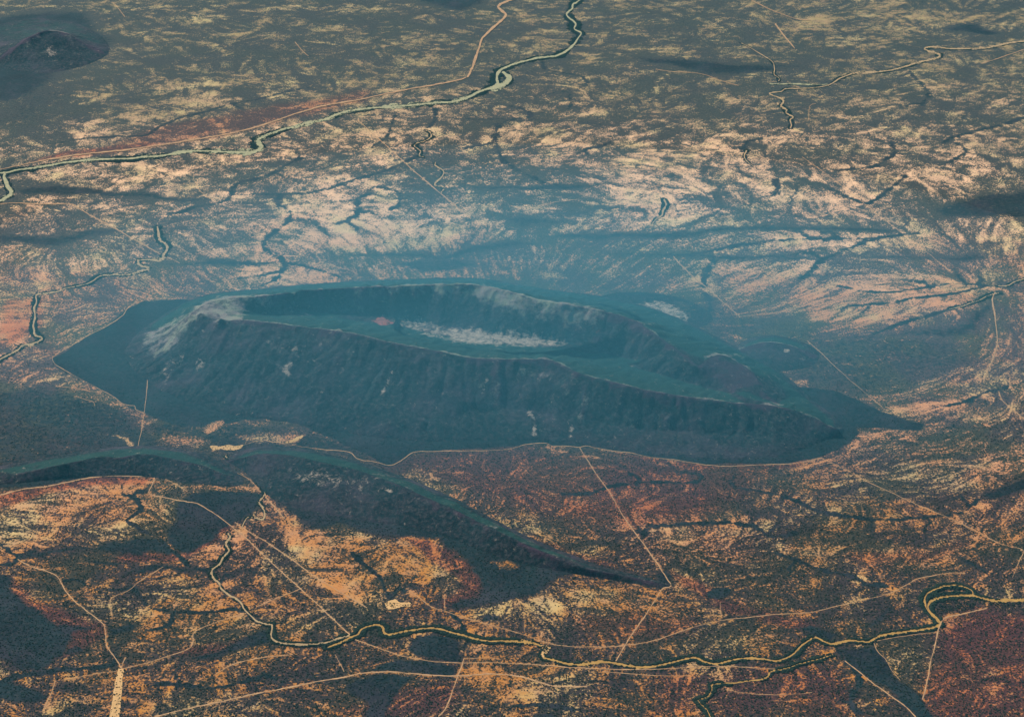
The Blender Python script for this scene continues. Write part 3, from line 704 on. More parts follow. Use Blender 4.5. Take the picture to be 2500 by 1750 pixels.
def sand_colour(nb):
    red = nb.attr("red")
    sep = nb.n("ShaderNodeSeparateXYZ"); nb.noise(1.0); nb.l(nb.pos, sep.inputs[0])
    yy = nb.m('ADD', sep.outputs[1], nb.m('MULTIPLY', nb.m('SUBTRACT', nb.noise(0.0004, 3), 0.5), 9000.0))
    c = nb.mix(nb.ramp(yy, 12500, 17000), (0.42, 0.165, 0.030), (0.60, 0.27, 0.125))  # near sand is redder soil, also darkened in its colour like a vignette
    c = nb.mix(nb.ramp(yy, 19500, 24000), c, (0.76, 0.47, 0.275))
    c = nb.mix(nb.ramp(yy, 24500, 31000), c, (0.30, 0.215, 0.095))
    v = nb.ramp(nb.noise(0.0012, 4), 0.45, 0.68, 0.0, 0.7)
    c = nb.mix(v, c, (0.52, 0.42, 0.19))
    c = nb.mix(nb.ramp(nb.noise(0.005, 6, 0.65), 0.4, 0.75, 0.0, 0.6), c, (0.34, 0.20, 0.13))
    r = nb.m('MULTIPLY', red, nb.ramp(nb.noise(0.003, 4), 0.25, 0.6, 0.45, 1.0), True)
    return nb.mix(r, c, C_RED)

def wood_colour(nb, pale=1.0):
    w = nb.mix(nb.ramp(nb.noise(0.0016, 6, 0.62), 0.38, 0.64), C_WOOD, (0.010, 0.022, 0.026))
    w = nb.mix(nb.ramp(nb.noise(0.0012, 9, 0.72), 0.46, 0.66, 0, 0.75 * pale), w, (0.060, 0.042, 0.060))
    w = nb.mix(nb.ramp(nb.noise(0.02, 7, 0.75), 0.42, 0.72, 0, 0.8 * pale), w, (0.080, 0.066, 0.070))
    return nb.mix(nb.ramp(nb.noise(0.006, 8, 0.75), 0.5, 0.8, 0, 0.8), w, C_WOOD)

def plain_material():
    m, nt, b = nodes_of("plain_soil_and_scrub")
    nb = NB(nt)
    sand = nb.attr("sand"); dark = nb.attr("dark")
    f1 = nb.noise(0.010, 9, 0.74, 0.5)            # clumps from 100 m down to single bushes
    f2 = nb.noise(0.040, 4, 0.65, 0.3)
    s = nb.m('ADD', sand, nb.m('MULTIPLY', nb.m('SUBTRACT', f1, 0.5), 1.5))
    s = nb.m('ADD', s, nb.m('MULTIPLY', nb.m('SUBTRACT', f2, 0.5), 3.0))
    cov = nb.ramp(s, 0.12, 0.72)
    scr = nb.mix(nb.ramp(nb.noise(0.0009, 3), 0.4, 0.62), C_SCRUB, C_SCRUB_G)
    red = nb.attr("red")
    sep = nb.n("ShaderNodeSeparateXYZ"); nb.l(nb.pos, sep.inputs[0])
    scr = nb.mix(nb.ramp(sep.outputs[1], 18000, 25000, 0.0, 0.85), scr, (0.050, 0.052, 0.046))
    scr = nb.mix(nb.ramp(sep.outputs[1], 13000, 19500, 0.6, 0.0), scr, (0.016, 0.012, 0.012))  # near scrub darkened in its colour, imitating a vignette
    scr = nb.mix(nb.m('MULTIPLY', red, 0.6), scr, (0.12, 0.032, 0.030))
    scr = nb.mix(nb.ramp(nb.noise(0.03, 5, 0.7), 0.42, 0.66, 0.0, 0.75), scr, C_WOOD)
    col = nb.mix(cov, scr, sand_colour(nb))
    wood = wood_colour(nb, 0.45)  # this tone also fills the cloud shadows painted on the plain
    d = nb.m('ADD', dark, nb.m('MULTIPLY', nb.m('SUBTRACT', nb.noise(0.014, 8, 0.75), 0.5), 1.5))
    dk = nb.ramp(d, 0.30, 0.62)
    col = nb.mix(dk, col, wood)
    nt.links.new(col, b.inputs["Base Color"])
    bp = nb.n("ShaderNodeBump"); bp.inputs["Strength"].default_value = 0.7; bp.inputs["Distance"].default_value = 14
    nb.l(nb.noise(0.014, 9, 0.75), bp.inputs["Height"]); nb.l(bp.outputs[0], b.inputs["Normal"])
    return m

def bed_material(name, ca, cb):
    m, nt, b = nodes_of(name)
    nb = NB(nt)
    c = nb.mix(nb.ramp(nb.noise(0.012, 5, 0.65), 0.35, 0.7), ca, cb)
    c = nb.mix(nb.ramp(nb.noise(0.05, 4, 0.6), 0.55, 0.75, 0, 0.6), c, tuple(v * 0.45 for v in ca))
    nt.links.new(c, b.inputs["Base Color"])
    return m

def hill_material(name):
    m, nt, b = nodes_of(name)
    nb = NB(nt)
    rock = nb.attr("rock"); sand = nb.attr("sand")
    wood = wood_colour(nb)
    g = nb.m('ADD', nb.attr('away_green'), nb.m('MULTIPLY', nb.m('SUBTRACT', nb.noise(0.004, 8, 0.7), 0.5), 1.0))
    wood = nb.mix(nb.ramp(g, 0.35, 0.75, 0, 0.85), wood, (0.016, 0.048, 0.042))  # greener on slopes that fall away
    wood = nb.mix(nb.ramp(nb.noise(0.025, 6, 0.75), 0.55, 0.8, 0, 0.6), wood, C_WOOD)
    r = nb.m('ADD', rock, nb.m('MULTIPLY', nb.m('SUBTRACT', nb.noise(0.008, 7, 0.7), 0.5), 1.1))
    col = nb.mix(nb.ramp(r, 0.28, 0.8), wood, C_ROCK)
    st = nb.m('ADD', nb.attr("stone"), nb.m('MULTIPLY', nb.m('SUBTRACT', nb.noise(0.009, 9, 0.78), 0.5), 2.4))
    rc = nb.mix(nb.ramp(nb.noise(0.004, 5), 0.4, 0.65), (0.20, 0.165, 0.155), (0.21, 0.22, 0.16))
    col = nb.mix(nb.ramp(st, 0.25, 0.85), col, rc)
    s = nb.m('ADD', sand, nb.m('MULTIPLY', nb.m('SUBTRACT', nb.noise(0.012, 9, 0.80, 0.6), 0.5), 4.2))
    col = nb.mix(nb.ramp(s, 0.30, 1.10, 0, 0.95), col, (0.46, 0.36, 0.28))
    red = nb.attr("red")
    p = nb.m('ADD', red, nb.m('MULTIPLY', nb.m('SUBTRACT', nb.noise(0.016, 8, 0.75), 0.5), 3.0))
    col = nb.mix(nb.ramp(p, 0.4, 0.95, 0, 0.8), col, (0.42, 0.13, 0.11))
    nt.links.new(col, b.inputs["Base Color"])
    bp = nb.n("ShaderNodeBump"); bp.inputs["Strength"].default_value = 1.0; bp.inputs["Distance"].default_value = 26
    nb.l(nb.noise(0.02, 7, 0.7), bp.inputs["Height"]); nb.l(bp.outputs[0], b.inputs["Normal"])
    return m

M_PLAIN = plain_material()
M_BED = {'olive': bed_material("olive_river_sand", (0.34, 0.31, 0.18), (0.24, 0.24, 0.14)),
         'sand': bed_material("pale_river_sand", (0.38, 0.26, 0.135), (0.28, 0.20, 0.11)),
         'gold': bed_material("golden_river_sand", (0.38, 0.22, 0.065), (0.28, 0.16, 0.048))}
M_TRACK = bed_material("track_earth", (0.44, 0.265, 0.135), (0.30, 0.18, 0.10))
M_PAN = bed_material("pan_clay", (0.54, 0.33, 0.145), (0.46, 0.28, 0.12))
M_HILL = hill_material("wooded_hillside")

# ---------------------------------------------------------------- mesh helpers
def mesh_object(name, co, faces, mat, attrs=None, kind=None, smooth=True):
    me = bpy.data.meshes.new(name)
    co = np.asarray(co, np.float32); faces = np.asarray(faces, np.int32)
    k = faces.shape[1]
    me.vertices.add(len(co)); me.vertices.foreach_set("co", co.ravel())
    me.loops.add(faces.size); me.loops.foreach_set("vertex_index", faces.ravel())
    me.polygons.add(len(faces))
    me.polygons.foreach_set("loop_start", np.arange(0, faces.size, k, dtype=np.int32))
    me.polygons.foreach_set("loop_total", np.full(len(faces), k, np.int32))
    if smooth: me.polygons.foreach_set("use_smooth", np.ones(len(faces), bool))
    for n, v in (attrs or {}).items():
        a = me.attributes.new(n, 'FLOAT', 'POINT')
        a.data.foreach_set("value", np.asarray(v, np.float32).ravel())
    me.update(); me.validate()
    me.materials.append(mat)
    o = bpy.data.objects.new(name, me)
    scene.collection.objects.link(o)
    if kind: o["kind"] = kind
    return o

def grid_faces(nr, nc, keep=None):
    i = np.arange(nr - 1)[:, None] * nc + np.arange(nc - 1)[None, :]
    f = np.stack([i, i + 1, i + nc + 1, i + nc], -1).reshape(-1, 4)
    if keep is not None: f = f[keep.ravel()]
    return f

# ground: the fan plus rings that carry it out past the horizon
co = np.stack([GX, GY, ZG], -1).reshape(-1, 3)
f = grid_faces(NR, NCOL)
idx = np.arange(NR * NCOL).reshape(NR, NCOL)
ring = np.r_[idx[0, :-1], idx[:-1, -1], idx[-1, :0:-1], idx[:0:-1, 0]]
cen = np.array([0, 21000, 0.0])
allco = [co]; allf = [f]; prev = ring; base = len(co)
for fac in (1.02, 1.12, 1.5, 2.6, 6.0, 16.0):
    p = cen + (co[ring] - cen) * np.array([fac, fac, 0])
    if fac < 1.6: p[:, 2] = co[ring][:, 2] * (1.5 - fac)
    new = np.arange(base, base + len(ring)); base += len(ring)
    allf.append(np.stack([prev, new, np.roll(new, -1), np.roll(prev, -1)], 1))
    allco.append(p); prev = new
nring = base - len(co)
def ext(a, v=None):
    r = np.tile(a.ravel()[ring], nring // len(ring)) if v is None else np.full(nring, v)
    return np.r_[a.ravel(), r]
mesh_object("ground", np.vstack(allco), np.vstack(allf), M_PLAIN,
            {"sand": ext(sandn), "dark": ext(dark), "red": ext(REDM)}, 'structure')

# ---------------------------------------------------------------- dry rivers and tracks as ribbons laid on the ground
def ribbon(name, px, w, mat, lift, rough):
    t = np.gradient(px, axis=0); t /= np.linalg.norm(t, axis=1)[:, None] + 1e-9
    nrm = np.stack([-t[:, 1], t[:, 0]], 1)
    w = np.broadcast_to(w, len(px))
    jl = 1 + rough * vnoise(px[:, 0], px[:, 1], 7, 4) + rough * 0.6 * vnoise(px[:, 0], px[:, 1], 3, 6)
    jr = 1 + rough * vnoise(px[:, 0], px[:, 1], 7, 9) + rough * 0.6 * vnoise(px[:, 0], px[:, 1], 3, 11)
    L = ground_at(px + nrm * (w * 0.5 * jl)[:, None]); R = ground_at(px - nrm * (w * 0.5 * jr)[:, None])
    rows = [L, (L * 2 + R) / 3, (L + R * 2) / 3, R]
    co = np.stack(rows, 1).reshape(-1, 2)
    z = gsample(ZG, co[:, 0], co[:, 1]) + lift * (co[:, 1] / 12000) ** 1.5
    f = grid_faces(len(px), 4)
    return mesh_object(name, np.c_[co, z], f, mat, None, 'structure')

for px, w, bk, kind in riv_lines:
    swell = 1 + 0.45 * vnoise(px[:, 0], px[:, 1], 30, 17) + 0.25 * vnoise(px[:, 0], px[:, 1], 17, 19)
    ribbon("dry_riverbed", px, w * swell, M_BED[kind], 1.6, 0.42)
for px, w in trk_lines:
    bend = vnoise(px[:, 0], px[:, 1], 34, 13)
    ribbon("dirt_track", px, w * ((0.95 if w >= 2.2 else 0.75) + 0.28 * bend - 0.35 * sstep(0.35, 0.8, vnoise(px[:, 0], px[:, 1], 55, 15))), M_TRACK, 2.2, 0.4)
for name, t, q in PANS:
    p = spline(np.vstack([P(t, q), P(t, q)[:1]]), 2.0)[:-1]
    p += np.stack([vnoise(p[:, 0], p[:, 1], 4, 1), vnoise(p[:, 0], p[:, 1], 4, 2)], 1) * 1.2
    c = p.mean(0)
    rings = [c + (p - c) * s for s in (1.0, 0.66, 0.33, 0.02)]
    g = ground_at(np.vstack(rings)); z = gsample(ZG, g[:, 0], g[:, 1]) + 2.6
    n = len(p); ff = []
    for r in range(3):
        a = np.arange(n) + r * n; b2 = a + n
        ff.append(np.stack([a, np.roll(a, -1), np.roll(b2, -1), b2], 1))
    mesh_object(name, np.c_[g, z], np.vstack(ff), M_PAN, None, 'structure')

# ---------------------------------------------------------------- hills: heights relaxed between traced crest, foot and floor lines
def hill(name, lines, foot, seed, cell=26, gully=30.0, rough=10.0, light=(), pink=(), rocky=(), cliffs=(), rock_amount=0.7, lit_rim=0.6, green=1.0):
    """lines: (heights, pixel polyline); foot: closed pixel outline at ground level"""
    ft = spline(np.vstack([foot, foot[:1]]), 6)[:-1]
    fw = ground_at(ft)
    x0, y0 = fw.min(0) - 120; x1, y1 = fw.max(0) + 120
    nx = int((x1 - x0) / cell) + 1; ny = int((y1 - y0) / cell) + 1
    X, Y = np.meshgrid(x0 + np.arange(nx) * cell, y0 + np.arange(ny) * cell)
    sd = poly_sd(X, Y, fw[::2])
    inside = sd > 0
    fix = ~inside; val = np.zeros(X.shape)
    crest = np.full(X.shape, 1e4)
    for hs, px, iscrest in lines:
        px = spline(px, 2.0)
        h = np.interp(np.linspace(0, 1, len(px)), np.linspace(0, 1, len(hs)), hs)
        if iscrest:
            h = h * (1 + 0.05 * fbm(px[:, 0], px[:, 1], 60, 3, seed))
        nx_ = (px[:, 0] / 1250 - 1) * TX; ny_ = (1 - px[:, 1] / 875) * TY
        dy = math.cos(DEP) + ny_ * math.sin(DEP); dz = -math.sin(DEP) + ny_ * math.cos(DEP)
        tt = (h - CAM_H) / dz
        gx, gy = nx_ * tt, dy * tt
        i = np.clip(((gy - y0) / cell).round().astype(int), 0, ny - 1); j = np.clip(((gx - x0) / cell).round().astype(int), 0, nx - 1)
        fix[i, j] = True; val[i, j] = h
        if iscrest:
            g = np.stack([gx, gy], 1)[::6]
            for a, b in zip(g[:-1], g[1:]): crest = np.minimum(crest, seg_dist(X, Y, a, b))
    # multigrid-like start: coarse relaxations, then fine
    Z = val.copy()
    fi = ~fix
    Z[fi] = val[fix & inside].mean() * 0.5
    for it in range(2600):
        Zn = (np.roll(Z, 1, 0) + np.roll(Z, -1, 0) + np.roll(Z, 1, 1) + np.roll(Z, -1, 1)) * 0.25
        Z[fi] = Z[fi] + 1.0 * (Zn[fi] - Z[fi])
    # finer grid
    q = 2
    fy_ = np.arange((ny - 1) * q + 1) / q; fx_ = np.arange((nx - 1) * q + 1) / q
    def up(a):
        i = np.clip(fy_.astype(int), 0, ny - 2)[:, None]; j = np.clip(fx_.astype(int), 0, nx - 2)[None, :]
        a0 = fy_[:, None] - i; b0 = fx_[None, :] - j
        return a[i, j] * (1 - a0) * (1 - b0) + a[i + 1, j] * a0 * (1 - b0) + a[i, j + 1] * (1 - a0) * b0 + a[i + 1, j + 1] * a0 * b0
    Zf = up(Z); sdf = up(sd); cr = up(crest)
    for _ in range(2):
        Zf = (Zf * 2 + np.roll(Zf, 1, 0) + np.roll(Zf, -1, 0) + np.roll(Zf, 1, 1) + np.roll(Zf, -1, 1)) / 6
    XF, YF = np.meshgrid(x0 + fx_ * cell, y0 + fy_ * cell)
    # gullies run downhill: ridged noise smeared along the slope
    gz = np.gradient(blur(Zf, 6)); sl = np.hypot(gz[0], gz[1]) / (cell / q)
    gx = gz[1] / (np.hypot(gz[0], gz[1]) + 1e-6); gy = gz[0] / (np.hypot(gz[0], gz[1]) + 1e-6)
    tot = 0; 
    for sg in (1, -1):
        x, y = XF.copy(), YF.copy()
        for k in range(9):
            j = np.clip(((x - x0) / cell * q).astype(int), 0, XF.shape[1] - 1); i = np.clip(((y - y0) / cell * q).astype(int), 0, XF.shape[0] - 1)
            x = x + sg * 26 * gx[i, j]; y = y + sg * 26 * gy[i, j]
            tot = tot + 0.6 * vnoise(x, y, 190, seed + 1) + 0.4 * vnoise(x, y, 80, seed + 2)
    tot = tot / (tot.std() + 1e-6)
    fade = sstep(0, 200, sdf)
    slf = np.clip(sl / 0.35, 0, 1.3)
    Zf = Zf - gully * 0.5 * (np.abs(tot) * -1 + 0.8) * slf * fade * sstep(0, 120, cr + 40)
    Zf += rough * fbm(XF, YF, 240, 4, seed + 4) * fade * (0.4 + slf)
    ZB_ = gsample(ZG, XF, YF)
    Zw = Zf + ZB_ - 14 * sstep(40, -60, sdf) + 2
    SL = {}
    def painted(items):
        out = np.zeros(XF.shape)
        for amt, soft, px in items:
            px = spline(np.vstack([px, px[:1]]), 6)[:-1]
            g = []
            for u in px:                              # where that sight line first meets the hillside
                nx_ = (u[0] / 1250 - 1) * TX; ny_ = (1 - u[1] / 875) * TY
                d = np.array([nx_, math.cos(DEP) + ny_ * math.sin(DEP), -math.sin(DEP) + ny_ * math.cos(DEP)])
                hh = np.linspace(900, -10, 180)
                t = (hh - CAM_H) / d[2]
                i = ((d[1] * t - y0) / cell * q).astype(int); j = ((d[0] * t - x0) / cell * q).astype(int)
                ok = (i >= 0) & (j >= 0) & (i < XF.shape[0]) & (j < XF.shape[1])
                zz = np.where(ok, Zw[np.clip(i, 0, XF.shape[0] - 1), np.clip(j, 0, XF.shape[1] - 1)], -50)
                k = np.argmax(zz >= hh) if (zz >= hh).any() else 179
                g.append((d[0] * t[k], d[1] * t[k]))
            g = np.array(g)
            wx = XF + 40 * vnoise(XF, YF, 90, 5) * min(1, soft / 40); wy = YF + 40 * vnoise(XF, YF, 90, 6) * min(1, soft / 40)
            soft = soft * 1.5; out = np.maximum(out, amt * sstep(-soft, soft, poly_sd(wx, wy, g)))
        return out
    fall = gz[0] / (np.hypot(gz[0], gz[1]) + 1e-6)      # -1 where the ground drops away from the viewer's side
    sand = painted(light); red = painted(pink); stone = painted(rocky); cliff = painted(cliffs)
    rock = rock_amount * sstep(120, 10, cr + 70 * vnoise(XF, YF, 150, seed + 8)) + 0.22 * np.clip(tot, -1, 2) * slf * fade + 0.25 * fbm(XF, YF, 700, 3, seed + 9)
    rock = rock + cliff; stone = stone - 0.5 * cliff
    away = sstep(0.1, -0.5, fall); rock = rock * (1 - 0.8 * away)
    stone = stone + lit_rim * sstep(110, 15, cr + 25 * vnoise(XF, YF, 110, seed + 15)) * away + 0.12 * np.clip(tot, -1, 2) * slf * fade + 0.16 * fbm(XF, YF, 500, 4, seed + 12)  # adds a sunlit rim, painted pale on crests that fall away, to the stone
    keep = ((sdf[:-1, :-1] > -90) | (sdf[1:, 1:] > -90))
    fcs = grid_faces(*XF.shape, keep)
    used = np.unique(fcs); remap = np.zeros(XF.size, int); remap[used] = np.arange(len(used))
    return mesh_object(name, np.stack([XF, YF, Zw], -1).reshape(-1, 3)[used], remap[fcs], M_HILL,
                       {"rock": rock.ravel()[used], "sand": sand.ravel()[used], "red": red.ravel()[used], "stone": stone.ravel()[used], "away_green": (away * fade * (1 - cliff) * green).ravel()[used]}, 'structure')

Q = lambda t, pts: P(t, pts)
mesa_lines = [
 # near rim, left peak to the eastern tail
 ([470,540,600,590,560,520,500,480,430,400,330,280,200,90], P('P', [(462,770),(490,762),(525,762),(560,778),(640,786),(740,797),(850,812),(960,838),(1060,856),(1165,876),(1280,876),(1345,880),(1420,915),(1540,945),(1660,968),(1800,985),(1900,992),(1970,1015),(2050,1050)]), True),
 # far rim
 ([470,520,560,550,580,640,640,600,580,560,500,420,330,260,120], P('P', [(462,770),(488,745),(540,728),(640,722),(720,712),(850,702),(945,698),(1000,696),(1110,692),(1200,700),(1290,726),(1380,742),(1445,752),(1540,780),(1580,805),(1640,846),(1705,898),(1750,862),(1800,882),(1845,922),(1870,965),(1900,992)]), True),
 # floor of the ring
 ([380,300,270,250,240,230,220,200,180], P('P', [(620,765),(760,775),(900,790),(1000,805),(1120,830),(1250,845),(1400,860),(1560,900),(1700,940),(1790,965)]), False),
 ([300,280,260,250,230,210], P('P', [(720,755),(880,765),(1050,790),(1230,820),(1420,840),(1560,880)]), False),
 # spurs at the western end
 ([540,330,120,20], P('P', [(490,762),(430,800),(370,845),(330,880)]), False),
 ([590,360,150,20], P('P', [(540,775),(500,840),(450,900),(410,950)]), False),
 # break of slope low on the near flank
 ([60,90,110,120,110,70,50], P('P', [(640,990),(800,1010),(960,1035),(1100,1018),(1250,1000),(1400,1020),(1600,1050),(1800,1060)]), False),
]
mesa_foot = P('P', [(300,860),(330,905),(420,965),(560,1010),(700,1030),(900,1065),(1060,1078),(1180,1075),(1330,1078),(1450,1092),(1600,1110),(1760,1122),(1900,1115),(2000,1080),(2060,1055),(2040,1020),(1970,965),(1915,915),(1840,872),(1750,822),(1660,778),(1560,742),(1450,720),(1380,712),(1290,698),(1200,682),(1110,677),(1000,680),(850,686),(720,696),(640,704),(540,712),(470,730),(400,768),(335,815)])
mesa_light = [
 (0.6,60,P('E',[(420,540),(520,530),(640,570),(760,590),(900,590),(760,650),(640,660),(520,620),(430,590)])),
 (0.85,80,P('E',[(700,640),(780,600),(900,605),(1000,622),(1120,620),(1250,655),(1380,680),(1460,705),(1380,718),(1200,716),(1000,708),(860,700),(740,680)])),
 (0.55,90,P('E',[(380,560),(450,540),(560,560),(680,580),(720,630),(640,640),(520,620),(420,590)])),
 (0.8,22,P('E',[(372,925),(350,950),(318,1010),(332,1014),(356,975),(380,935)])),
 (0.75,12,P('E',[(388,862),(402,866),(398,885),(386,882)])),
 (0.6,22,P('E',[(965,925),(985,925),(970,970),(950,1010),(945,1000)])),
 (0.75,22,P('E',[(1225,1108),(1245,1110),(1275,1160),(1270,1210),(1285,1265),(1262,1265),(1250,1210),(1255,1160)])),
 (0.6,22,P('E',[(1480,1200),(1500,1200),(1490,1285),(1478,1285)])),
 (0.75,16,P('E',[(360,372),(395,370),(412,395),(395,408),(372,395)])),
 (0.6,45,P('D',[(1700,850),(1760,830),(1810,815),(1800,850),(1770,900),(1735,890)])),
 (0.55,40,P('D',[(1200,820),(1260,810),(1240,850),(1190,880)])),
 (0.5,60,P('D',[(1000,880),(1060,800),(1110,790),(1050,870),(1000,925)])),
 (0.45,50,P('D',[(1760,720),(1820,740),(1810,780),(1770,770)])),
]
mesa_pink = [(0.9,30,P('E',[(268,565),(310,535),(345,525),(360,550),(410,570),(380,582),(320,588)])),
             (0.5,30,P('E',[(370,505),(420,500),(425,515),(380,520)])),
             (0.35,90,P('E',[(1480,590),(1650,590),(1700,640),(1560,650)]))]
hill("mesa", mesa_lines, mesa_foot, 201, gully=32, rough=20, light=mesa_light, pink=mesa_pink, rocky=[
 (0.55,70,P('D',[(900,640),(1050,560),(1180,490),(1260,430),(1500,400),(1800,420),(1700,450),(1450,540),(1350,570),(1200,560),(1100,700),(950,780),(860,700)])),
 (0.85,70,P('E',[(250,420),(360,350),(600,335),(960,345),(1180,400),(1400,440),(1620,470),(1720,520),(1600,560),(1300,560),(1150,520),(1000,440),(800,400),(500,380)])),
 (0.4,120,P('E',[(1150,860),(1300,850),(1420,880),(1300,920),(1200,900)])),
 (0.0,150,P('F',[(480,950),(580,900),(620,930),(680,1040),(800,1090),(780,1140),(500,1080)]))],
 cliffs=[(0.8,50,P('F',[(270,870),(370,790),(520,830),(600,880),(620,930),(560,960),(500,1010),(640,1050),(700,1090),(600,1090),(480,1020),(400,960),(300,920)])),
         (0.7,50,P('E',[(190,430),(300,380),(370,345),(400,360),(300,420),(230,450)])),
         (0.7,45,P('E',[(1340,520),(1450,470),(1600,470),(1760,520),(1900,570),(1960,640),(1850,610),(1700,550),(1560,520),(1420,540)])),
         (0.5,60,P('E',[(1180,560),(1230,480),(1300,470),(1280,540),(1210,590)]))])

hill("hill", [([20,120,190,200,130,40,5], P('C', [(-290,575),(-240,562),(-150,556),(-60,562),(0,580),(60,600),(110,622)]) + np.array([0, 180.0]), True)],
     P('P', [(1480,770),(1560,790),(1640,800),(1700,792),(1725,775),(1690,748),(1640,730),(1560,720),(1490,725),(1455,745)]), 221, cell=20, gully=12, rough=7,
     light=[(0.75,60,P('P',[(1540,745),(1600,735),(1650,748),(1690,775),(1650,785),(1590,778),(1545,768)]))], rock_amount=0.9)
hill("hill", [([10,70,110,90,40,5], P('P', [(1800,858),(1840,842),(1880,836),(1920,842),(1960,858),(1990,872)]), True)],
     P('P', [(1790,880),(1850,905),(1930,905),(1990,890),(2000,862),(1960,835),(1880,818),(1810,835)]), 231, cell=20, gully=8, rough=5,
     light=[(0.9,8,P('P',[(1914,852),(1928,854),(1924,862),(1914,860)]))], rock_amount=0.7)
hill("hill", [([40,190,330,400,330,170,40], P('P', [(-5,150),(50,108),(95,80),(125,74),(160,80),(205,105),(250,128)]), True),
              ([330,220,120,30], P('P', [(105,85),(92,110),(80,135),(60,158)]), False),
              ([350,240,130,40], P('P', [(135,82),(128,104),(124,125),(140,152)]), False)],
     P('P', [(-60,150),(30,172),(100,180),(180,168),(245,145),(268,118),(235,82),(180,55),(90,45),(0,60),(-60,95)]), 241, cell=40, rocky=[(0.15,140,P('A',[(20,330),(120,250),(230,180),(330,170),(400,190),(560,300),(440,310),(330,290),(250,330),(120,360)]))], gully=26, green=0.5, rough=12,
     light=[(0.55,60,P('A',[(265,330),(300,285),(330,300),(345,340),(300,355)]))], rock_amount=0.8)
hill("ridge", [([30,90,120,110,90,130,90,60,20], P('P', [(20,1165),(100,1145),(180,1128),(250,1115),(290,1118),(350,1108),(420,1120),(500,1140),(560,1165)]), True)],
     P('P', [(-60,1190),(60,1178),(200,1166),(330,1162),(420,1172),(560,1190),(600,1175),(560,1140),(480,1105),(380,1088),(280,1090),(180,1105),(60,1125),(-60,1150)]), 251, cell=18, gully=14, rough=17, rock_amount=0.5, lit_rim=0.12, green=0.75)
hill("ridge", [([20,120,150,150,130,130,140,140,120,90,60,40,8], P('P', [(560,1125),(620,1112),(690,1110),(780,1128),(880,1150),(960,1178),(1060,1222),(1120,1250),(1240,1310),(1330,1350),(1420,1385),(1520,1405),(1615,1426)]), True)],
     P('P', [(545,1120),(600,1155),(640,1200),(700,1235),(800,1258),(900,1275),(1020,1290),(1130,1325),(1220,1360),(1320,1385),(1420,1402),(1520,1420),(1625,1436),(1635,1426),(1560,1405),(1480,1385),(1400,1355),(1300,1315),(1200,1265),(1100,1212),(1000,1170),(900,1135),(800,1108),(700,1092),(610,1095)]), 261, cell=18, gully=16, rough=18,
     light=[(0.45,45,P('H',[(-230,120),(-130,100),(40,110),(130,140),(230,150),(330,130),(250,180),(200,230),(100,170),(-60,190),(-190,160)])),
            (0.7,12,P('H',[(360,215),(390,210),(400,235),(370,238)]))], rock_amount=0.5, lit_rim=0.12, green=0.75)

# ---------------------------------------------------------------- riverside woodland and trees
def crown_verts(seed):
    r = np.random.default_rng(seed)
    v = [(0, 0, 1.0), (0, 0, -0.55)]
    for k in range(5): v.append((math.cos(k * 1.2566), math.sin(k * 1.2566), 0.35))
    for k in range(5): v.append((math.cos(k * 1.2566 + .63), math.sin(k * 1.2566 + .63), -0.25))
    v = np.array(v); v *= r.uniform(0.75, 1.2, (len(v), 1))
    fs = []
    for k in range(5):
        a, b = 2 + k, 2 + (k + 1) % 5; c, d = 7 + k, 7 + (k + 1) % 5
        fs += [(0, a, b), (a, c, b), (b, c, d), (1, d, c)]
    return v, np.array(fs)

def leaf_material():
    m, nt, b = nodes_of("woodland_leaves")
    nb = NB(nt)
    c = nb.mix(nb.ramp(nb.noise(0.06, 3), 0.35, 0.65), (0.010, 0.020, 0.018), (0.028, 0.040, 0.024))
    nt.links.new(c, b.inputs["Base Color"])
    return m
M_LEAF = leaf_material()
M_BARK = bed_material("tree_bark", (0.06, 0.045, 0.035), (0.09, 0.07, 0.05))

def scatter(name, weight, n, rmin, rmax, seed):
    r = np.random.default_rng(seed)
    area = (np.gradient(GX, axis=1) * np.gradient(GY, axis=0))
    w = (weight * area).ravel(); cdf = np.cumsum(w); cdf /= cdf[-1]
    k = np.searchsorted(cdf, r.random(n))
    i, j = np.unravel_index(k, GX.shape)
    x = GX[i, j] + r.uniform(-.5, .5, n) * np.gradient(GX, axis=1)[i, j]
    y = GY[i, j] + r.uniform(-.5, .5, n) * np.gradient(GY, axis=0)[i, j]
    z = gsample(ZG, x, y)
    base = [crown_verts(s) for s in range(6)]
    s = r.uniform(rmin, rmax, n) ; a = r.uniform(0, 6.28, n); hz = r.uniform(0.6, 0.95, n)
    V = np.stack([b[0] for b in base])[r.integers(0, 6, n)]
    ca, sa = np.cos(a)[:, None], np.sin(a)[:, None]
    vx = (V[..., 0] * ca - V[..., 1] * sa) * s[:, None] + x[:, None]
    vy = (V[..., 0] * sa + V[..., 1] * ca) * s[:, None] + y[:, None]
    vz = (V[..., 2] + 0.5) * (s * hz)[:, None] + z[:, None]
    co = np.stack([vx, vy, vz], -1).reshape(-1, 3)
    F = (base[0][1][None] + (np.arange(n) * 12)[:, None, None]).reshape(-1, 3)
    return mesh_object(name, co, F, M_LEAF, None, 'stuff', smooth=False)

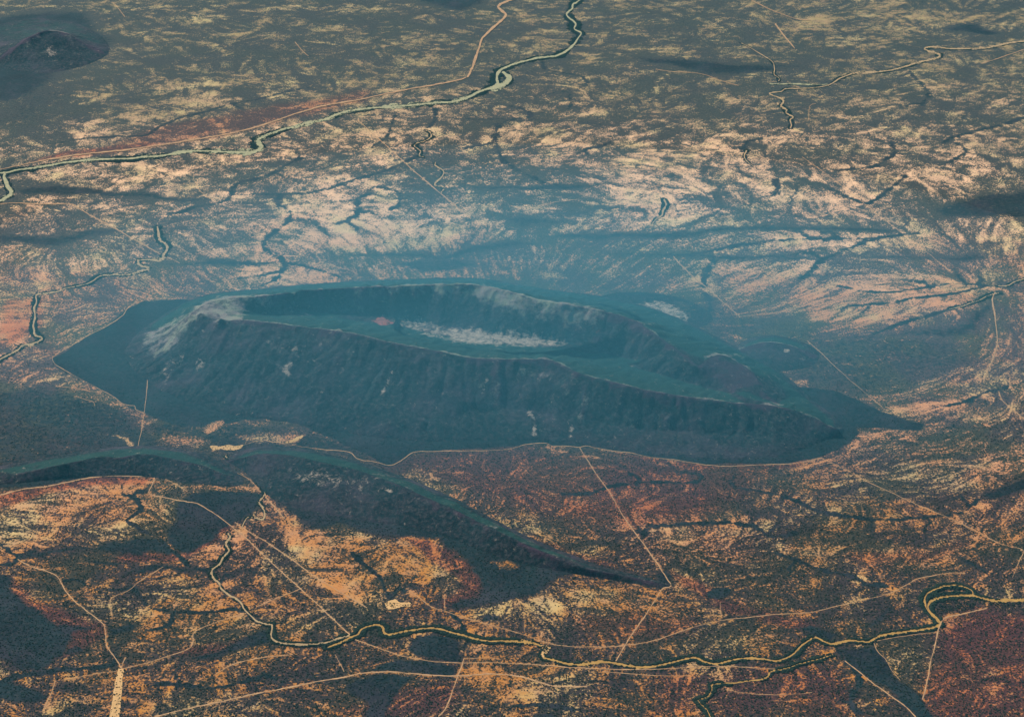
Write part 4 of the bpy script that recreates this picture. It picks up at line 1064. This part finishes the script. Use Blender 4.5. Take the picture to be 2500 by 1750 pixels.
inview = (np.abs(GX / GY) < 0.47)
noriv = RIVE > 4
wb = (np.clip(bank, 0, 1) ** 1.5 * (0.4 + 0.6 * (GY < 16500))) * noriv * inview * (TRKD > 14)
o = scatter("riverside_woodland", wb, 42000, 5.5, 11.0, 5)
o["label"] = "dark belts of trees lining the banks of the sandy riverbeds"; o["category"] = "woodland"
ws = np.clip(0.75 - sandn, 0.05, 1) * (1 - 0.5 * np.clip(VEG_SHADE, 0, 1)) * (RIVE > 8) * inview * (TRKD > 14) * np.clip((19000 - GY) / 7000, 0, 1)
o = scatter("bush_scrub", ws, 90000, 3.5, 8.0, 6)
o["label"] = "scattered dark bushes dotting the orange sand plain in the foreground"; o["category"] = "scrub"

# ---------------------------------------------------------------- air
def haze_box():
    x, y0, y1, zt = 30000.0, -2500.0, 62000.0, CAM_H + 60
    v = [(-x, y0, -60), (x, y0, -60), (x, y1, -60), (-x, y1, -60), (-x, y0, zt), (x, y0, zt), (x, y1, zt), (-x, y1, zt)]
    fs = [(0, 3, 2, 1), (4, 5, 6, 7), (0, 1, 5, 4), (1, 2, 6, 5), (2, 3, 7, 6), (3, 0, 4, 7)]
    m = bpy.data.materials.new("haze_air"); m.use_nodes = True
    nt = m.node_tree; nt.nodes.clear()
    out = nt.nodes.new("ShaderNodeOutputMaterial"); vol = nt.nodes.new("ShaderNodeVolumePrincipled")
    vol.inputs["Color"].default_value = (0.07, 0.38, 0.52, 1)
    vol.inputs["Density"].default_value = 0.45e-5
    nt.links.new(vol.outputs[0], out.inputs["Volume"])
    mesh_object("haze", v, fs, m, None, 'stuff', smooth=False)
haze_box()

def smoke_bank(cx, cy, cz, ax, ay, az, dens):
    """a low lens of drifting smoke lying over the mesa"""
    n, k = 48, 20
    v = [(cx, cy, cz - az)]; fs = []
    for i in range(1, k):
        p = -math.pi / 2 + math.pi * i / k
        for j in range(n):
            a = 2 * math.pi * j / n
            v.append((cx + ax * math.cos(p) * math.cos(a), cy + ay * math.cos(p) * math.sin(a), cz + az * math.sin(p)))
    v.append((cx, cy, cz + az)); top = len(v) - 1
    for j in range(n): fs.append((0, 1 + (j + 1) % n, 1 + j))
    for i in range(k - 2):
        for j in range(n):
            a, b = 1 + i * n + j, 1 + i * n + (j + 1) % n
            fs += [(a, b, b + n), (a, b + n, a + n)]
    o = 1 + (k - 2) * n
    for j in range(n): fs.append((top, o + j, o + (j + 1) % n))
    m = bpy.data.materials.new("smoke_air"); m.use_nodes = True
    nt = m.node_tree; nt.nodes.clear()
    out = nt.nodes.new("ShaderNodeOutputMaterial"); vol = nt.nodes.new("ShaderNodeVolumePrincipled")
    vol.inputs["Color"].default_value = (0.15, 0.58, 0.80, 1)
    vol.inputs["Density"].default_value = dens
    nt.links.new(vol.outputs[0], out.inputs["Volume"])
    ob = mesh_object("smoke", v, fs, m, None, 'stuff', smooth=False)
    ob["label"] = "thin blue smoke drifting low over the ring mesa"; ob["category"] = "smoke"
for q in (1.0, 0.86, 0.73, 0.6, 0.47, 0.34, 0.2):
    smoke_bank(0, 19000, 400, 8600 * q, 5200 * q, 1500 * q, 3.1e-5)

# ---------------------------------------------------------------- single trees standing on the riverbed islands
def lump_crown(seed):
    """an uneven crown of several leaf clumps, about one metre in radius"""
    r = np.random.default_rng(seed)
    vs = []; fs = []
    for k in range(9):
        v, f = crown_verts(seed * 31 + k)
        a = r.uniform(0, 6.28); d = 0 if k == 0 else r.uniform(0.35, 0.62)
        c = np.array([math.cos(a) * d, math.sin(a) * d, r.uniform(-0.12, 0.35)])
        s = 0.72 if k == 0 else r.uniform(0.32, 0.5)
        fs.append(f + len(vs) * 12); vs.append(v * s + c)
    return np.vstack(vs), np.vstack(fs)

def trunk_mesh():
    n = 6; v = []; f = []
    for h, rad in ((-0.15, .11), (0.0, .085), (0.5, .06), (0.95, .04)):
        for k in range(n): v.append((rad * math.cos(k * 1.0472) + 0.05 * h, rad * math.sin(k * 1.0472), h))
    for r in range(3):
        for k in range(n): f.append((r * n + k, r * n + (k + 1) % n, r * n + n + (k + 1) % n, r * n + n + k))
    return v, f

def make_tree(seed):
    root = bpy.data.objects.new("tree", None); scene.collection.objects.link(root)
    v, f = lump_crown(seed); v[:, 2] = v[:, 2] * 0.75 + 1.05
    c = mesh_object("crown", v, f, M_LEAF, smooth=False); c.parent = root
    v, f = trunk_mesh(); t = mesh_object("trunk", v, f, M_BARK); t.parent = root
    return root

TREES = [make_tree(k + 1) for k in range(5)]
fresh = list(TREES)
def plant(x, y, r, label, group):
    if fresh: o = fresh.pop()
    else:
        src = TREES[int(rng.integers(0, 5))]
        o = src.copy(); scene.collection.objects.link(o)
        for ch in src.children:
            d = ch.copy(); scene.collection.objects.link(d); d.parent = o
    o.location = (x, y, float(gsample(ZG, np.array([x]), np.array([y]))[0]) + 0.5)
    o.scale = (r, r, r * float(rng.uniform(.8, 1.1))); o.rotation_euler = (0, 0, float(rng.uniform(0, 6.28)))
    o["label"] = label; o["category"] = "tree"; o["group"] = group

def grove(poly, n, rmin, rmax, label, group, gap=17, jitter=None):
    w = ground_at(poly); lo, hi = w.min(0), w.max(0); got = []
    for _ in range(6000):
        if len(got) >= n: break
        p = rng.uniform(lo, hi)
        if poly_sd(np.array([p[0]]), np.array([p[1]]), w)[0] < 3: continue
        if any((p[0] - q[0]) ** 2 + (p[1] - q[1]) ** 2 < gap ** 2 for q in got): continue
        got.append(p); plant(p[0], p[1], float(rng.uniform(rmin, rmax)), label, group)

grove(P('I', [(1700,985),(1676,935),(1686,893),(1735,868),(1800,858),(1880,856),(1935,856),(1930,836),(1880,816),(1820,808),(1765,816),(1705,838),(1670,868),(1662,905)]), 46, 8, 13,
      "dark round tree on the island inside the lower river's big bend", "trees on the island in the river bend")
grove(P('I', [(1960,882),(2020,896),(2100,912),(2180,908),(2250,902),(2250,922),(2160,930),(2060,924),(1980,905)]), 30, 8, 13,
      "dark tree on the bank below the golden river at the right edge", "trees below the river at the right edge")
grove(P('I', [(1720,925),(1780,895),(1880,885),(1980,908),(1960,945),(1850,965),(1750,975)]), 60, 8, 13,
      "dark tree in the grove under the river's bend in the lower right", "trees in the grove under the bend")
grove(P('B', [(1052,505),(1050,475),(1062,448),(1072,452),(1085,475),(1098,488),(1085,505),(1065,520)]), 14, 13, 20,
      "dark tree on the island where the upper river widens", "trees on the upper river island")
grove(P('H', [(1310,1172),(1345,1182),(1358,1200),(1330,1212),(1312,1205),(1318,1185)]), 8, 9, 13,
      "dark tree on the sandbar at the lower river's short dogleg", "trees on the dogleg sandbar")
up = spline(P('A', [(1600,862),(1690,820),(1750,800),(1840,780),(1920,760),(2000,740),(2070,712),(2150,690)]), 4.0)
gu = ground_at(up)
for k in range(34):
    p = gu[int(rng.integers(0, len(gu)))] + rng.normal(0, 1, 2) * np.array([14, 38])
    plant(p[0], p[1], float(rng.uniform(9, 16)), "dark tree standing in the pale sand of the upper river", "trees in the upper riverbed")
